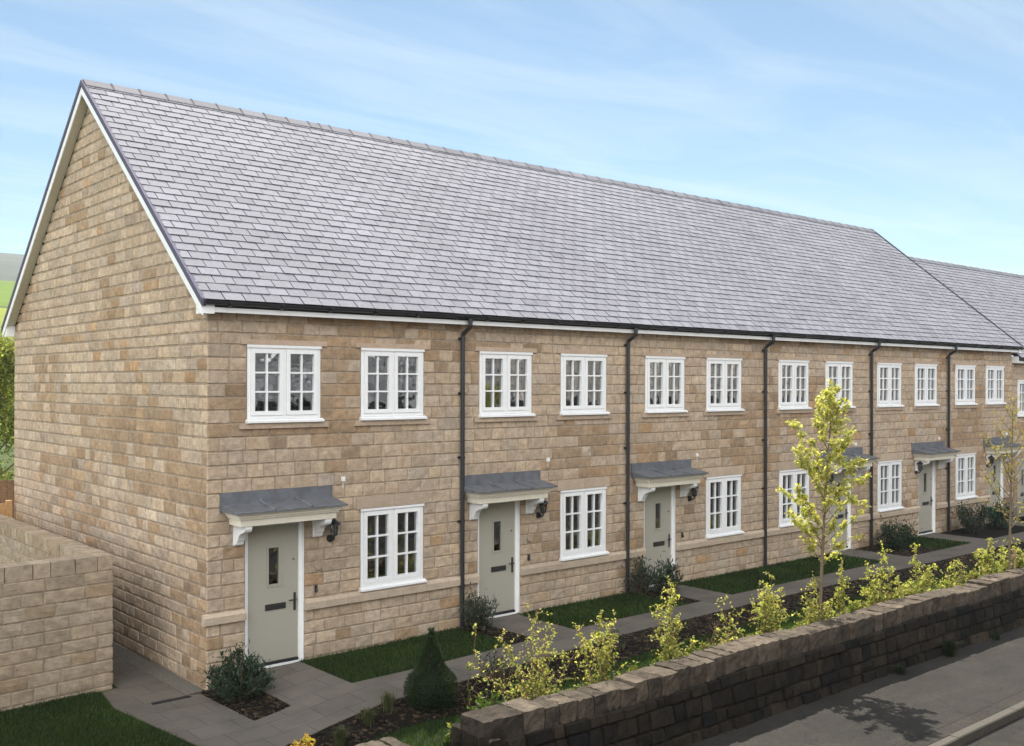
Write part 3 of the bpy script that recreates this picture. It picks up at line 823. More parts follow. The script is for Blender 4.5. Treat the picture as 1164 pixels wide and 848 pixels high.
    add_door(H, dx[0], dx[1], gd+.03, 2.2)
    st = MB(); st.box(dx[0]+.002, dx[1]-.002, -.16, .35, gd-.15, gd+.028); st.build('doorstep', M['paving'], H)
    cc = (dx[0]+dx[1])/2+.045
    add_canopy(H, cc)
    add_lamp(H, (cc+.89) if side == 'L' else (cc-.70), 1.95 if hi != 4 else 1.98)
    sn = MB(); zz = 2.73+(.1 if hi == 1 else 0); xx = off+(2.23 if side == 'L' else 3.9)
    sn.box(xx-.025, xx+.025, -.05, -.0, zz, zz+.07); sn.tube([(xx, -.02, zz+.002), (xx+.004, -.02, zz-.11)], .005, 5); sn.build('cable_cover', M['white'], H)
    if side == 'L':
        pl = MB(); pl.tube([(dx[1]+.24, .0, 1.46), (dx[1]+.24, -.03, 1.46)], [.075, .07], 16, (.44, .35, .27)); pl.build('vent_cover', M['dressed'], H)
        tp = MB(); px_ = dx[1]+.2
        tp.tube([(px_, -.0, 1.1), (px_, -.05, 1.1), (px_, -.06, 1.06)], .014, 6); tp.box(px_-.018, px_+.018, -.035, -.012, 1.05, 1.16); tp.build('outside_tap', M['metal_dark'], H)
    r, h, y0, yr, zr = roof_parts(H, x0, x1, -.17, 26.45)
    gutter_parts(H, x0 if hi else -.17, x1 if hi < 5 else 26.45, first=(hi == 0))
    if hi < 5: downpipe(H, x1, G(x1, 0))
    if hi == 0:
        ga = MB(); fg = lambda u, z, n: (-n, u, z)
        def span(z):
            if z <= 5.34: return (-.012, DEPTH)
            d = (z-rz(0)+.20)/PITCH
            d = max(0, d); return (min(d, RIDGE_Y), max(DEPTH-d, RIDGE_Y))
        n = len(ga.v); zt = rz(RIDGE_Y)-.18
        ga.v += [(.004, 0, -.6), (.004, 0, 5.3), (.004, RIDGE_Y, zt), (.004, DEPTH, 5.3), (.004, DEPTH, -.6)]; ga.face((n+4, n+3, n+2, n+1, n), MORTAR)
        n = len(ga.v)
        ga.v += [(.28, 0, -.6), (.28, 0, 5.3), (.28, RIDGE_Y, zt), (.28, DEPTH, 5.3), (.28, DEPTH, -.6)]; ga.face((n, n+1, n+2, n+3, n+4), MORTAR)
        walling(ga, fg, GROWS, span, [], 8, bright=1.04, gap=.018, ch=.016)
        ga.build('gable_wall', M['stone'], H)
        verge(H, -.19, -1)
    if hi == 5:
        ga = MB(); zt = rz(RIDGE_Y)-.18
        ga.prism([(0.003, -.6), (0.003, 5.3), (RIDGE_Y, zt), (DEPTH, 5.3), (DEPTH, -.6)], 26.0, 26.285, lambda q, p, z: (q, p, z), MORTAR)
        ga.build('gable_wall', M['stone'], H)
        verge(H, 26.47, 1)

# lower block beyond
for hi, (x0, x1) in enumerate(((26.30, 31.6), (31.6, 37.0), (37.0, 43.0))):
    H = thing('terraced_house', ['stone house stepped down past the tall roof, one window at the right edge',
                                 'second house under the lower slate roof, only its roof showing',
                                 'last house under the lower slate roof, only its ridge touching the right edge'][hi], 'house', (x0, 0, 0), 'houses under the lower roof')
    DY = .0; DR = .33
    wins = [(x0+.40, 3.27, 1.15), (x0+2.6, 3.27, 1.15), (x0+2.6, .6, 1.305)]; dx = (x0+.45, x0+1.4)
    holes = [(a, a+1.22, z, z+h_) for a, z, h_ in wins]+[(dx[0], dx[1], -.5, 1.95)]
    wl = MB(); zs = sorted(set([-.6, 5.03] + [z for h_ in holes for z in (h_[2], h_[3])]))
    for za, zb in zip(zs, zs[1:]):
        cuts = sorted((h_[0], h_[1]) for h_ in holes if h_[2] < zb-.001 and h_[3] > za+.001); cur = x0
        for c0, c1 in cuts+[(x1, x1)]:
            if c0 > cur: wl.quad((cur, DY+.004, za), (c0, DY+.004, za), (c0, DY+.004, zb), (cur, DY+.004, zb), MORTAR)
            cur = c1
    walling(wl, lambda u, z, n: (u, DY-n, z), zrows([-.4, .6, 1.92, 3.27, 4.42, 5.01]), lambda z: (x0, x1), holes, 4)
    wl.build('wall', M['stone'], H)
    rw = MB(); rw.box(x0, x1, 7.95, 8.25, -.6, 5.05, MORTAR); rw.build('rear_wall', M['stone'], H)
    it = MB(); it.box(x0+.1, x1-.1, 3.2, 3.3, -.4, 4.8); it.box(x0+.1, x1-.1, .6, 9.3, 2.1, 2.3); it.build('inner_walls', M['room'], H)
    for a, z, h_ in wins: add_window(H, a, z, h_, DY)
    fr = MB()
    roof_parts(H, x0, x1, 26.32, 43.0, DR, DY, 4.13)
    gutter_parts(H, x0, x1, DR, DY)
    if hi == 0:
        be = MB(); be.box(26.288, 26.3, -.204, .004, EAVE-DR-.184, EAVE-DR+.02); be.build('eaves_box', M['white'], H)
    if hi: downpipe(H, x0, 0, DR, DY)
    # door of this house, moved to its set-back wall
    before = set(bpy.data.objects)
    add_door(H, dx[0], dx[1], -.02, 1.95)
    for o in set(bpy.data.objects)-before:
        if o.parent == H: o.location.y += DY

# ------------------------------------------------------------------ garden wall (left)
gw = thing('garden_wall', 'pale stone block garden wall with a turned corner beside the gable', 'wall', (-.95, 1.1, -.17))
mb = MB(); gz0, gz1 = -.3, 1.78
c0 = Vector((-.95, 1.10)); fl = Vector((-12.0, .02)); bk = Vector((-.93, 9.2)); th_ = .29
df = (fl-c0).normalized(); Lf = (fl-c0).length
nf = Vector((df.y, -df.x)); nf = nf if nf.y < 0 else -nf
db = (bk-c0).normalized(); Lb = (bk-c0).length
nb = Vector((db.y, -db.x)); nb = nb if nb.x > 0 else -nb
gr = zrows([gz0, 1.56], .185)
kwg = dict(lens=(.28, .58), bright=.84, proud=.014, rough=.006)
walling(mb, lambda u, z, n: (c0.x+df.x*u+nf.x*n, c0.y+df.y*u+nf.y*n, z), gr, lambda z: (-.01, Lf), [], 12, **kwg)
walling(mb, lambda u, z, n: (c0.x+db.x*u+nb.x*n, c0.y+db.y*u+nb.y*n, z), gr, lambda z: (-.01, Lb), [], 13, **kwg)
walling(mb, lambda u, z, n: (c0.x+df.x*u-nf.x*(n+th_), c0.y+df.y*u-nf.y*(n+th_), z), gr, lambda z: (th_, Lf), [], 14, **kwg)
walling(mb, lambda u, z, n: (c0.x+db.x*u-nb.x*(n+th_), c0.y+db.y*u-nb.y*(n+th_), z), gr, lambda z: (th_, Lb), [], 15, **kwg)
def core(mb, o, d, n, L, s0, z0, z1, ins=.004):
    P = lambda u, t, z: (o.x+d.x*u-n.x*t, o.y+d.y*u-n.y*t, z)
    a = [P(s0, ins, z0), P(L, ins, z0), P(L, th_-ins, z0), P(s0, th_-ins, z0)]; b = [(p[0], p[1], z1) for p in a]
    k = len(mb.v); mb.v += a+b
    for q in ((4, 5, 6, 7), (0, 1, 5, 4), (1, 2, 6, 5), (2, 3, 7, 6), (3, 0, 4, 7)): mb.face([k+i for i in q], MORTAR)
core(mb, c0, df, nf, Lf, .003, gz0, 1.56); core(mb, c0, db, nb, Lb, th_+.002, gz0, 1.555)
mb.build('wall', M['stone'], gw)
cp = MB()
def rock(mb, cx, cy, cz, hx, hy, hz, ax, tint, rough=.012, nx=3, ny=3, nz=2, cham=.12):
    """closed rough-hewn block, axis ax (unit 2d) is its length direction"""
    px, py = ax; qx, qy = -py, px
    def corner(i, j, k):
        a = -1+2*i/nx; b = -1+2*j/ny; c = -1+2*k/nz
        m = (abs(a) == 1)+(abs(b) == 1)+(abs(c) == 1)
        s = 1-cham*(.35 if m == 2 else .7 if m == 3 else 0)*rnd.uniform(.5, 1.3)
        e = max(hx, hy)*0+min(hx, hy, hz)
        A = a*(hx-(e*(1-s) if m > 1 else 0)); B = b*(hy-(e*(1-s) if m > 1 else 0)); C = c*(hz-(e*(1-s) if m > 1 else 0))
        A += rnd.uniform(-rough, rough); B += rnd.uniform(-rough, rough); C += rnd.uniform(-rough, rough)
        return (cx+px*A+qx*B, cy+py*A+qy*B, cz+C)
    ids = {}
    def V(i, j, k):
        if (i, j, k) not in ids:
            ids[(i, j, k)] = len(mb.v); mb.v.append(corner(i, j, k))
        return ids[(i, j, k)]
    for i in range(nx):
        for j in range(ny):
            mb.face((V(i, j, nz), V(i+1, j, nz), V(i+1, j+1, nz), V(i, j+1, nz)), tint); mb.face((V(i, j+1, 0), V(i+1, j+1, 0), V(i+1, j, 0), V(i, j, 0)), tint)
    for i in range(nx):
        for k in range(nz):
            mb.face((V(i, 0, k), V(i+1, 0, k), V(i+1, 0, k+1), V(i, 0, k+1)), tint); mb.face((V(i+1, ny, k), V(i, ny, k), V(i, ny, k+1), V(i+1, ny, k+1)), tint)
    for j in range(ny):
        for k in range(nz):
            mb.face((V(0, j+1, k), V(0, j, k), V(0, j, k+1), V(0, j+1, k+1)), tint); mb.face((V(nx, j, k), V(nx, j+1, k), V(nx, j+1, k+1), V(nx, j, k+1)), tint)
u = 0
while u < Lf:
    l = rnd.uniform(.2, .42); m_ = c0+df*(u+l/2)-nf*th_/2; t = wall_tint(u, 2, 21, .9)
    rock(cp, m_.x, m_.y, 1.67, l/2-.003, th_/2+.008, .108, (df.x, df.y), t, .005, cham=.06); u += l
u = th_+.02
while u < Lb:
    l = rnd.uniform(.13, .26); m_ = c0+db*(u+l/2)-nb*th_/2; t = wall_tint(u, 2, 22, .9)
    rock(cp, m_.x, m_.y, 1.67, l/2-.003, th_/2+.008, .108+rnd.uniform(-.008, .006), (db.x, db.y), t, .006, cham=.07); u += l
cp.build('coping', M['stone'], gw)

# channel drain + small items near the gable foot
mb = MB(); mb.box(-.82, -.27, -.10, -.005, -.2, G(-.5, 0)+.026); 
for i in range(18): mb.box(-.81+i*.03, -.795+i*.03, -.095, -.01, G(-.5, 0)+.0265, G(-.5, 0)+.031)
d = mb.build('channel_drain', M['black']); tag(d, 'black slotted drain channel across the paving at the foot of the gable', 'drain')

# ------------------------------------------------------------------ timber fence behind
fn_ = thing('timber_fence', 'brown timber board fence behind the garden wall at the left edge', 'fence', (-1.5, 10.4, -.25))
mb = MB(); x = -5
while x < .3:
    mb.box(x, x+.135, 10.38, 10.40, -.25, 2.12+rnd.uniform(-.01, .01), (1, 1, 1)); x += .14
mb.build('board_panel', M['timber'], fn_)
mb = MB(); mb.box(-5, .3, 10.402, 10.47, 1.7, 1.8); mb.box(-5, .3, 10.402, 10.47, .3, .4); mb.build('rail', M['timber'], fn_)
gt = thing('garden_gate', 'low brown timber gate with a pale post top, in front of the taller board fence', 'gate', (-.6, 9.6, -.25))
mb = MB(); mb.box(-.20, -.09, 9.50, 9.61, -.25, 1.76); mb.build('post', M['timber_sunlit'], gt)
mb = MB()
for i in range(7): mb.box(-.21-.115*(i+1), -.215-.115*i, 9.54, 9.56, -.18, 1.70)
mb.build('gate_panel', M['timber_sunlit'], gt)

# ------------------------------------------------------------------ roadside dry stone wall
def ztop(x): return .45+.018*math.sin(x*1.3)
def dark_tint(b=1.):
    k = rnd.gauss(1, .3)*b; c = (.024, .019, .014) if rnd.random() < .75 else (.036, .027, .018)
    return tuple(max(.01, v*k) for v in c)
def drystone(name, label, xa, xb, endL=False, endR=False):
    T = thing(name, label, 'wall', (xa, -4.9, -.55), 'roadside dry stone walls')
    body = MB()
    def face(sgn, x0, x1):
        z = -.62; 
        while True:
            hrow = rnd.uniform(.14, .27); far = False
            u = x0
            alive = False
            while u < x1:
                l = rnd.uniform(.18, .5); u2 = min(u+l, x1)
                if x1-u2 < .1: u2 = x1
                zt = ztop((u+u2)/2)-.24
                za = z; zb = min(z+hrow, zt)
                if zb-za > .045:
                    alive = True
                    def fn(uu, zz, n, sgn=sgn):
                        f = (zz+.55)/1.15
                        yb = lerp(-5.24, WALL_F-.01, f) if sgn < 0 else lerp(-4.48, WALL_B+.01, f)
                        return ((uu, yb-n, zz) if sgn < 0 else (x0+x1-uu, yb+n, zz))
                    if sgn < 0 or zb > -.5:
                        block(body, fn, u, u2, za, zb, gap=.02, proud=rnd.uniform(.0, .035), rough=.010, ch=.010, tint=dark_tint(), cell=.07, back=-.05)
                u = u2
            z += hrow
            if not alive: break
    face(-1, xa, xb); face(1, xa, xb)
    # core
    n = 24
    for i in range(n):
        p, q = lerp(xa+.03, xb-.03, i/n), lerp(xa+.03, xb-.03, (i+1)/n); zt = min(ztop(p), ztop(q))-.22
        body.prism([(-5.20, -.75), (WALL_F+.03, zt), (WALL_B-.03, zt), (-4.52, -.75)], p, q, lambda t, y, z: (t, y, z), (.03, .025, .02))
    for on, x, s in ((endL, xa, -1), (endR, xb, 1)):
        if on:
            z = -.5
            while z < ztop(x)-.22:
                hh = rnd.uniform(.14, .24); y = -5.22
                while y < -4.5:
                    l = min(rnd.uniform(.2, .4), -4.47-y); rock(body, x-s*.06, y+l/2, z+hh/2, .09, l/2-.008, hh/2-.006, (1, 0), dark_tint(), .012); y += l
                z += hh
    body.build('wall', M['dark_stone'], T)
    cop = MB(); x = xa-.02; prevz = None; run = 0
    while x < xb:
        l = rnd.uniform(.16, .36) if rnd.random() < .85 else rnd.uniform(.4, .6)
        if x < 1.2 and xa > 0: l = rnd.uniform(.55, .7)
        l = min(l, xb+.03-x)
        if l < .08: break
        if run <= 0: prevz = rnd.uniform(-.035, .03); run = rnd.randint(2, 6)
        run -= 1
        zt = ztop(x+l/2)+prevz+rnd.uniform(-.008, .008); hh = rnd.uniform(.27, .33)
        k = rnd.gauss(1.0, .2); b_ = (.125, .103, .080)
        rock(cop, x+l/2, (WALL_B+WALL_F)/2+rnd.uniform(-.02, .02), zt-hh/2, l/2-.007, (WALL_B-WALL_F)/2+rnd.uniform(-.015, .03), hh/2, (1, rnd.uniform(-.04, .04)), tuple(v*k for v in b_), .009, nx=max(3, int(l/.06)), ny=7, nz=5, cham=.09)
        x += l
    cop.build('coping', M['dark_stone'], T)
drystone('dry_stone_wall', 'long dark dry stone wall with rough flat coping running along the pavement', .98, 44, endL=True)
drystone('dry_stone_wall', 'short stub of dark dry stone wall, one stone tip showing at the bottom edge', -12, -.02, endR=True)

# ------------------------------------------------------------------ plants
def leafcard(mb, p, d, size, tint, droop=.2, wr=.55):
    """small folded leaf: two triangles each side -> 4 tris as 2 quads, slightly V shaped"""
    d = Vector(d).normalized(); s = d.cross(Vector((rnd.gauss(0, .5), rnd.gauss(0, .5), 1))); s = s.normalized() if s.length > 1e-4 else Vector((1, 0, 0))
    nrm = s.cross(d); p = Vector(p); L_ = size; W_ = size*wr/2
    mid = p+d*L_*.5-nrm*L_*.06; tip = p+d*L_-nrm*L_*droop
    a = p+d*L_*.42+s*W_+nrm*W_*.35; b = p+d*L_*.42-s*W_+nrm*W_*.35
    mb.quad(tuple(p), tuple(a), tuple(tip), tuple(mid), tint); mb.quad(tuple(p), tuple(mid), tuple(tip), tuple(b), tint)
def jit(t, a=.15, k=None):
    k = rnd.uniform(1-a, 1+a) if k is None else k
    return (t[0]*k*rnd.uniform(.94, 1.06), t[1]*k, t[2]*k*rnd.uniform(.85, 1.15))
YOUNG = [(.36, .36, .12), (.30, .32, .09), (.44, .42, .18), (.22, .27, .06), (.40, .35, .15)]
def rdir(up=.4):
    v = Vector((rnd.gauss(0, 1), rnd.gauss(0, 1), rnd.gauss(0, 1)+up)); return v.normalized()

def sapling(name, label, x, y, top, lean, first, width, nbr, nleaf, cols, leaf_sz, group=None, stake=True, per=(10, 22)):
    z0 = G(x, y); T = thing(name, label, 'tree', (x, y, z0), group)
    tr = MB(); n = 9; pts = []
    for i in range(n):
        f = i/(n-1); pts.append((x+lean*f**1.5+.03*math.sin(f*7), y+.025*math.sin(f*5+1), lerp(z0-.05, top-.15, f)))
    rad = [lerp(.042, .006, (i/(n-1))**.8) for i in range(n)]
    tr.tube(pts, rad, 8)
    lv = MB()
    def at(f):
        k = f*(n-1); i = min(int(k), n-2); return Vector(pts[i]).lerp(Vector(pts[i+1]), k-i)
    for b in range(nbr):
        f = first+(1-first)*(b+.5)/nbr*.97; p = at(f); a = b*2.4+rnd.uniform(-.4, .4)
        g_ = (f-first)/(1-first)
        prof = (.55+1.0*min(1, g_/.22))*(1-g_)**.75*.72+.07
        ln = width*prof*rnd.uniform(.65, 1.2)
        el = R(rnd.uniform(22, 58))+g_*.35
        dd = Vector((math.cos(a)*math.cos(el), math.sin(a)*math.cos(el), math.sin(el)))
        q = p.copy(); seg = 5; bp = [tuple(q)]
        for s in range(seg):
            dd = (dd+Vector((rnd.gauss(0, .12), rnd.gauss(0, .12), rnd.gauss(.03, .1)))).normalized(); q = q+dd*ln/seg; bp.append(tuple(q))
        r0 = lerp(.012, .005, g_)
        tr.tube(bp, [lerp(r0, .002, i/seg) for i in range(seg+1)], 5, cap=False)
        for t_ in range(max(1, int(ln/.12))):
            k = rnd.uniform(.25, 1)*seg; i = min(int(k), seg-1); s0 = Vector(bp[i]).lerp(Vector(bp[i+1]), k-i)
            td = (dd+rdir(.3)*.9).normalized(); tl = rnd.uniform(.06, .2); e = s0+td*tl
            tr.tube([tuple(s0), tuple(s0.lerp(e, .5)+rdir()*.01), tuple(e)], [.003, .0022, .0015], 4, cap=False)
            for _ in range(rnd.randint(*per)):
                lp = s0.lerp(e, rnd.uniform(.2, 1.1))+rdir(0)*rnd.uniform(0, .05)
                leafcard(lv, lp, rdir(-.1), leaf_sz*rnd.uniform(.6, 1.25), jit(cols[rnd.randrange(len(cols))], .25), wr=.72)
        for _ in range(nleaf):
            k = rnd.uniform(.15, 1)*seg; i = min(int(k), seg-1); lp = Vector(bp[i]).lerp(Vector(bp[i+1]), k-i)+rdir(0)*rnd.uniform(0, .05)
            leafcard(lv, lp, rdir(-.1), leaf_sz*rnd.uniform(.6, 1.2), jit(cols[rnd.randrange(len(cols))], .25), wr=.72)
    for _ in range(14*nleaf//4):
        p = at(rnd.uniform(.85, 1)); leafcard(lv, p+rdir(0)*.06, rdir(), leaf_sz*rnd.uniform(.6, 1.1), jit(cols[rnd.randrange(len(cols))], .25), wr=.72)
    tr.build('trunk', M['bark'], T, smooth=True); lv.build('crown', M['leaf_young'], T)
    if stake:
        s = MB(); s.tube([(x+.17, y-.03, z0-.1), (x+.17, y-.03, z0+.95)], .03, 8); s.box(x-.05, x+.2, y-.06, y-.045, z0+.78, z0+.83); s.build('stake', M['cane'], T)
SAPC = [(.42, .40, .17), (.36, .36, .12), (.48, .45, .22), (.28, .31, .08), (.44, .39, .18)]
sapling('sapling', 'young tree with dense yellow-green leaves, the nearer and leafier of two', 8.72, -4.4, 4.36, .36, .33, 1.1, 46, 17, SAPC, .064, 'young street trees', per=(18, 32), stake=False)
PALE = [(.26, .22, .07), (.30, .25, .09), (.22, .17, .07), (.28, .26, .07)]
sapling('sapling', 'thin sparsely leaved young tree at the right edge, the farther of two', 15.92, -4.4, 4.15, .12, .33, 1.15, 36, 5, PALE, .046, 'young street trees', per=(3, 8))

def whip(name, label, x, y, top, half, stems, cols, leaf_sz=.05, dens=1., bare=False, lean=0, group='young shrubs behind the roadside wall'):
    """loose upright hedge plant"""
    z0 = G(x, y); T = thing(name, label, 'shrub', (x, y, z0), group)
    st = MB(); lv = MB(); Hh = top-z0
    for s in range(stems):
        a = rnd.uniform(0, 6.28); r = half*1.25*rnd.uniform(.3, 1)*(0 if s == 0 else 1); hh = Hh*(1 if s == 0 else rnd.uniform(.45, .92))
        p = Vector((x+rnd.gauss(0, .05), y+rnd.gauss(0, .04), z0-.02)); seg = 7; pts = [tuple(p)]
        tgt = Vector((x+math.cos(a)*r+lean, y+math.sin(a)*r*.6, z0+hh))
        for i in range(1, seg+1):
            f = i/seg; q = p.lerp(tgt, f); q += Vector((rnd.gauss(0, .022), rnd.gauss(0, .022), 0)); q.x += (tgt.x-p.x)*(f*f-f)*.8
            pts.append(tuple(q))
        st.tube(pts, [lerp(.008, .002, i/seg) for i in range(seg+1)], 5, cap=False)
        nsp = int(hh/.036*dens)
        for k in range(nsp):
            f = rnd.uniform(.05, 1.0)**1.15; kk = f*seg; i = min(int(kk), seg-1); b0 = Vector(pts[i]).lerp(Vector(pts[i+1]), kk-i)
            d = rdir(.2); ln = rnd.uniform(.05, .32)*(1.2-f*.8)*(.6+half*1.6); e = b0+d*ln
            st.tube([tuple(b0), tuple(e)], [.003, .0014], 4, cap=False)
            if bare and rnd.random() < .85: continue
            for _ in range(rnd.randint(4, 10)):
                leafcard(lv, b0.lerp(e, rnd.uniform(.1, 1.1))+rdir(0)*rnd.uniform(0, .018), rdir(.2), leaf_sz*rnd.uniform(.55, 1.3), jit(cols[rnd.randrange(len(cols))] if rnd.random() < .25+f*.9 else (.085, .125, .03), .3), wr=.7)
    st.build('stem', M['twig'], T)
    if lv.f: lv.build('foliage', M['leaf_young'], T)
SH_Y = -4.28
def unproj_x(u, y):
    d = Fv + R2*((u-PXW/2)/F_PX); t = (y-CAM.y)/d.y; return CAM.x+d.x*t
def unproj_z(u, v, y):
    d = Fv + R2*((u-PXW/2)/F_PX) - U2*((v-PXH/2-12.5)/F_PX); t = (y-CAM.y)/d.y; return CAM.z+d.z*t
shr = [  # px, top py, half width m, stems, density, label
 (612, 690, .50, 7, 1.0, 'widest yellow-green shrub at the near end of the long stone wall'),
 (686, 700, .33, 6, 1.15, 'two-pronged yellow-green shrub, second along from the near end of the wall'),
 (766, 664, .28, 6, 1.15, 'tall narrow yellow-green shrub in front of the path to the third door'),
 (826, 672, .42, 6, .55, 'sparse twiggy shrub with few yellow leaves left of the nearer sapling'),
 (880, 652, .34, 7, 1.2, 'bushy bright shrub just left of the nearer sapling trunk'),
 (922, 655, .34, 6, 1.2, 'bright leafy shrub around the foot of the nearer sapling'),
 (958, 628, .12, 3, .8, 'slim whippy shrub just right of the nearer sapling trunk'),
 (1006, 624, .42, 8, 1.0, 'spreading yellow-green shrub below the fifth downpipe'),
 (1048, 620, .32, 7, 1.2, 'dense yellow-green shrub below the doorway of the fifth house'),
 (1082, 634, .36, 6, .8, 'shrub mixing yellow leaves with bare brown twigs before the right edge'),
 (1128, 612, .36, 6, 1.0, 'shrub with a yellow-green plume just left of the thin sapling'),
 (1156, 612, .45, 8, 1.1, 'yellow-green shrub at the right edge beneath the thin sapling')]
for (u, v, hw, ns, dn, lb) in shr:
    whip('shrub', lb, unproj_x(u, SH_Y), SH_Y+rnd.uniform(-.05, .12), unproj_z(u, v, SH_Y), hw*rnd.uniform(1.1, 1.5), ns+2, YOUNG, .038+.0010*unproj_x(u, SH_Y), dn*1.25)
whip('shrub', 'long arching shoot with a few yellow leaves beside the clipped conifer', 2.25, -3.2, 1.05, .35, 2, YOUNG, .05, .35, lean=.12)
whip('shrub', 'bare brown twiggy shrub with almost no leaves, second gap left of the nearer sapling', unproj_x(812, -4.1), -4.1, .75, .35, 5, [(.2, .14, .06)], .03, .8, bare=True)
whip('shrub', 'tangle of bare brown stems near the thin sapling', unproj_x(1095, -4.0), -4.0, .75, .7, 7, [(.2, .14, .06)], .03, .7, bare=True)
whip('shrub', 'orange-tipped low shrub peeping over the bottom edge', -.72, -3.95, .38, .22, 6, [(.40, .22, .04), (.30, .24, .05), (.36, .28, .05)], .055, 1.3)
# low leafy growth under the whips
def undergrowth():
    lv = MB()
    for c in range(620):
        cx = rnd.uniform(.9, 22); cy = -4.45+abs(rnd.gauss(0, .4))
        if vnoise(cx*.9, 3, 31) < .22: continue
        hh = rnd.uniform(.08, .42)*(1.35 if cx > 5.5 else 1)*(1-.5*min(1, (cy+4.45)/.8))*(.5+vnoise(cx*1.7, 1, 7)); rr = rnd.uniform(.1, .24)
        for _ in range(int(600*rr*hh/.08)):
            q = rdir(0)*rnd.random()**.4; p = (cx+q.x*rr, cy+q.y*rr*.7, G(cx, cy)+.02+abs(q.z)*hh)
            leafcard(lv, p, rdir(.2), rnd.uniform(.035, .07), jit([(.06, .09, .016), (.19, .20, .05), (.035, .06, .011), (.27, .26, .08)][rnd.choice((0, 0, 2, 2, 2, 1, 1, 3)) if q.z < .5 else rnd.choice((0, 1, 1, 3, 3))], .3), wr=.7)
    return lv
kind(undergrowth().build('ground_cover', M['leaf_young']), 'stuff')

def bush(name, label, x, y, rx, ry, h, n, cols, leaf_sz, mkey='leaf_dark', wr=.3, stems=24, group=None, cat='bush', up=.8):
    z0 = G(x, y); T = thing(name, label, cat, (x, y, z0), group); st = MB(); lv = MB()
    tips = []
    for s in range(stems):
        a = rnd.uniform(0, 6.28); rr = math.sqrt(rnd.random()); hh = h*math.sqrt(max(.08, 1-rr*rr*.8))*rnd.uniform(.75, 1.12)
        e = Vector((x+math.cos(a)*rr*rx, y+math.sin(a)*rr*ry, z0+hh)); p = Vector((x+rnd.gauss(0, .05), y+rnd.gauss(0, .05), z0-.02))
        m_ = p.lerp(e, .5)+Vector((math.cos(a)*.1*rx, math.sin(a)*.1*ry, -.02)); st.tube([tuple(p), tuple(m_), tuple(e)], [.007, .005, .002], 5, cap=False); tips.append((p, m_, e))
    for i in range(n):
        p, m_, e = tips[rnd.randrange(stems)]; f = rnd.random()**.55
        q = p.lerp(m_, f*2) if f < .5 else m_.lerp(e, f*2-1)
        q = q+rdir(0)*abs(rnd.gauss(0, .045+.10*rx)); 
        if q.z < z0+.01: q.z = z0+rnd.uniform(.01, .1)
        leafcard(lv, q, (rdir(up)+(q-p)*.8), leaf_sz*rnd.uniform(.6, 1.3), jit(cols[rnd.randrange(len(cols))], .3), wr=wr)
    st.build('stem', M['twig'], T); lv.build('foliage', M[mkey], T)
DK = [(.030, .052, .030), (.045, .07, .042), (.022, .04, .022), (.06, .085, .055)]
GR = [(.05, .065, .045), (.07, .085, .065), (.035, .05, .035)]
bush('bush', 'rounded dark green bush beside the first front door', .18, -.62, .46, .42, .62, 2600, DK, .085, group='dark bushes against the house fronts')
bush('bush', 'dark bush at the foot of the first downpipe, left of the second door', 4.72, -.34, .36, .28, .62, 1500, GR, .075, group='dark bushes against the house fronts')
bush('bush', 'dark loose bush at the foot of the second downpipe', 8.86, -.32, .36, .28, .66, 1300, GR, .08, group='dark bushes against the house fronts')
bush('bush', 'dark bush directly left of the third door, paired with one by the downpipe', 9.34, -.55, .36, .30, .66, 1600, DK, .08, group='dark bushes against the house fronts')
bush('bush', 'broad dark bush spreading below the fifth house window', 18.1, -.62, .85, .42, .66, 2600, DK, .09, group='dark bushes against the house fronts', stems=26)
bush('bush', 'grey-green bush right of the fifth downpipe, below the sixth house window', 22.4, -.6, .8, .4, .92, 2200, GR, .09, group='dark bushes against the house fronts', stems=24)
bush('bush', 'grey-green bush in front of the sixth door, under the green box', 23.9, -.75, .7, .38, .72, 1800, GR, .09, group='dark bushes against the house fronts', stems=22)
bush('bush', 'dark bush beyond the sixth door, beside the thin sapling', 26.6, -.7, .8, .4, .8, 1500, DK, .09, group='dark bushes against the house fronts', stems=20)
bush('bush', 'small dark bush on the path edge left of the tall narrow shrub', 5.55, -2.75, .22, .2, .3, 500, DK, .05, group='low plants in the path-side bed')
bush('bush', 'low dark plant on the path edge right of the clipped conifer', 3.0, -2.85, .3, .22, .5, 700, DK, .05, group='low plants in the path-side bed')
bush('bush', 'dark leafy mound behind the wall end, under the widest yellow shrub', 2.0, -3.95, .35, .25, .55, 900, [(.05, .09, .018), (.08, .12, .02)], .06, 'leaf_mid', .6, group='low plants in the path-side bed')
# clipped conifer: two tiers
cx_, cy_ = 1.82, -2.93; cz_ = G(cx_, cy_)
T = thing('conifer', 'small clipped conifer with a bell-shaped base and pointed top beside the path', 'conifer', (cx_, cy_, cz_))
core_ = MB(); lv = MB()
PROF = [(.25, .0), (.32, .12), (.335, .25), (.30, .37), (.22, .46), (.165, .53), (.13, .65), (.08, .80), (.02, .96)]
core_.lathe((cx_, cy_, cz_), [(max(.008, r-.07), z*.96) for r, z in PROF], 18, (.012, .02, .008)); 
for _ in range(16000):
    z = rnd.uniform(0, 1.02)
    for (r0, z0), (r1, z1) in zip(PROF, PROF[1:]):
        if z0 <= z <= z1: r = lerp(r0, r1, (z-z0)/(z1-z0)); break
    else: r = .02
    a = rnd.uniform(0, 6.283)
    if rnd.random() > (r+.06)/.34: continue
    rr = r*rnd.uniform(.82, 1.04)*(1+.05*math.sin(a*5+z*11)); p = (cx_+math.cos(a)*rr, cy_+math.sin(a)*rr, cz_+z)
    leafcard(lv, p, (math.cos(a)+rnd.gauss(0, .4), math.sin(a)+rnd.gauss(0, .4), .7+rnd.gauss(0, .4)), rnd.uniform(.02, .045), jit([(.022, .038, .014), (.03, .05, .018), (.04, .058, .022)][rnd.randrange(3)], .25), wr=.35)
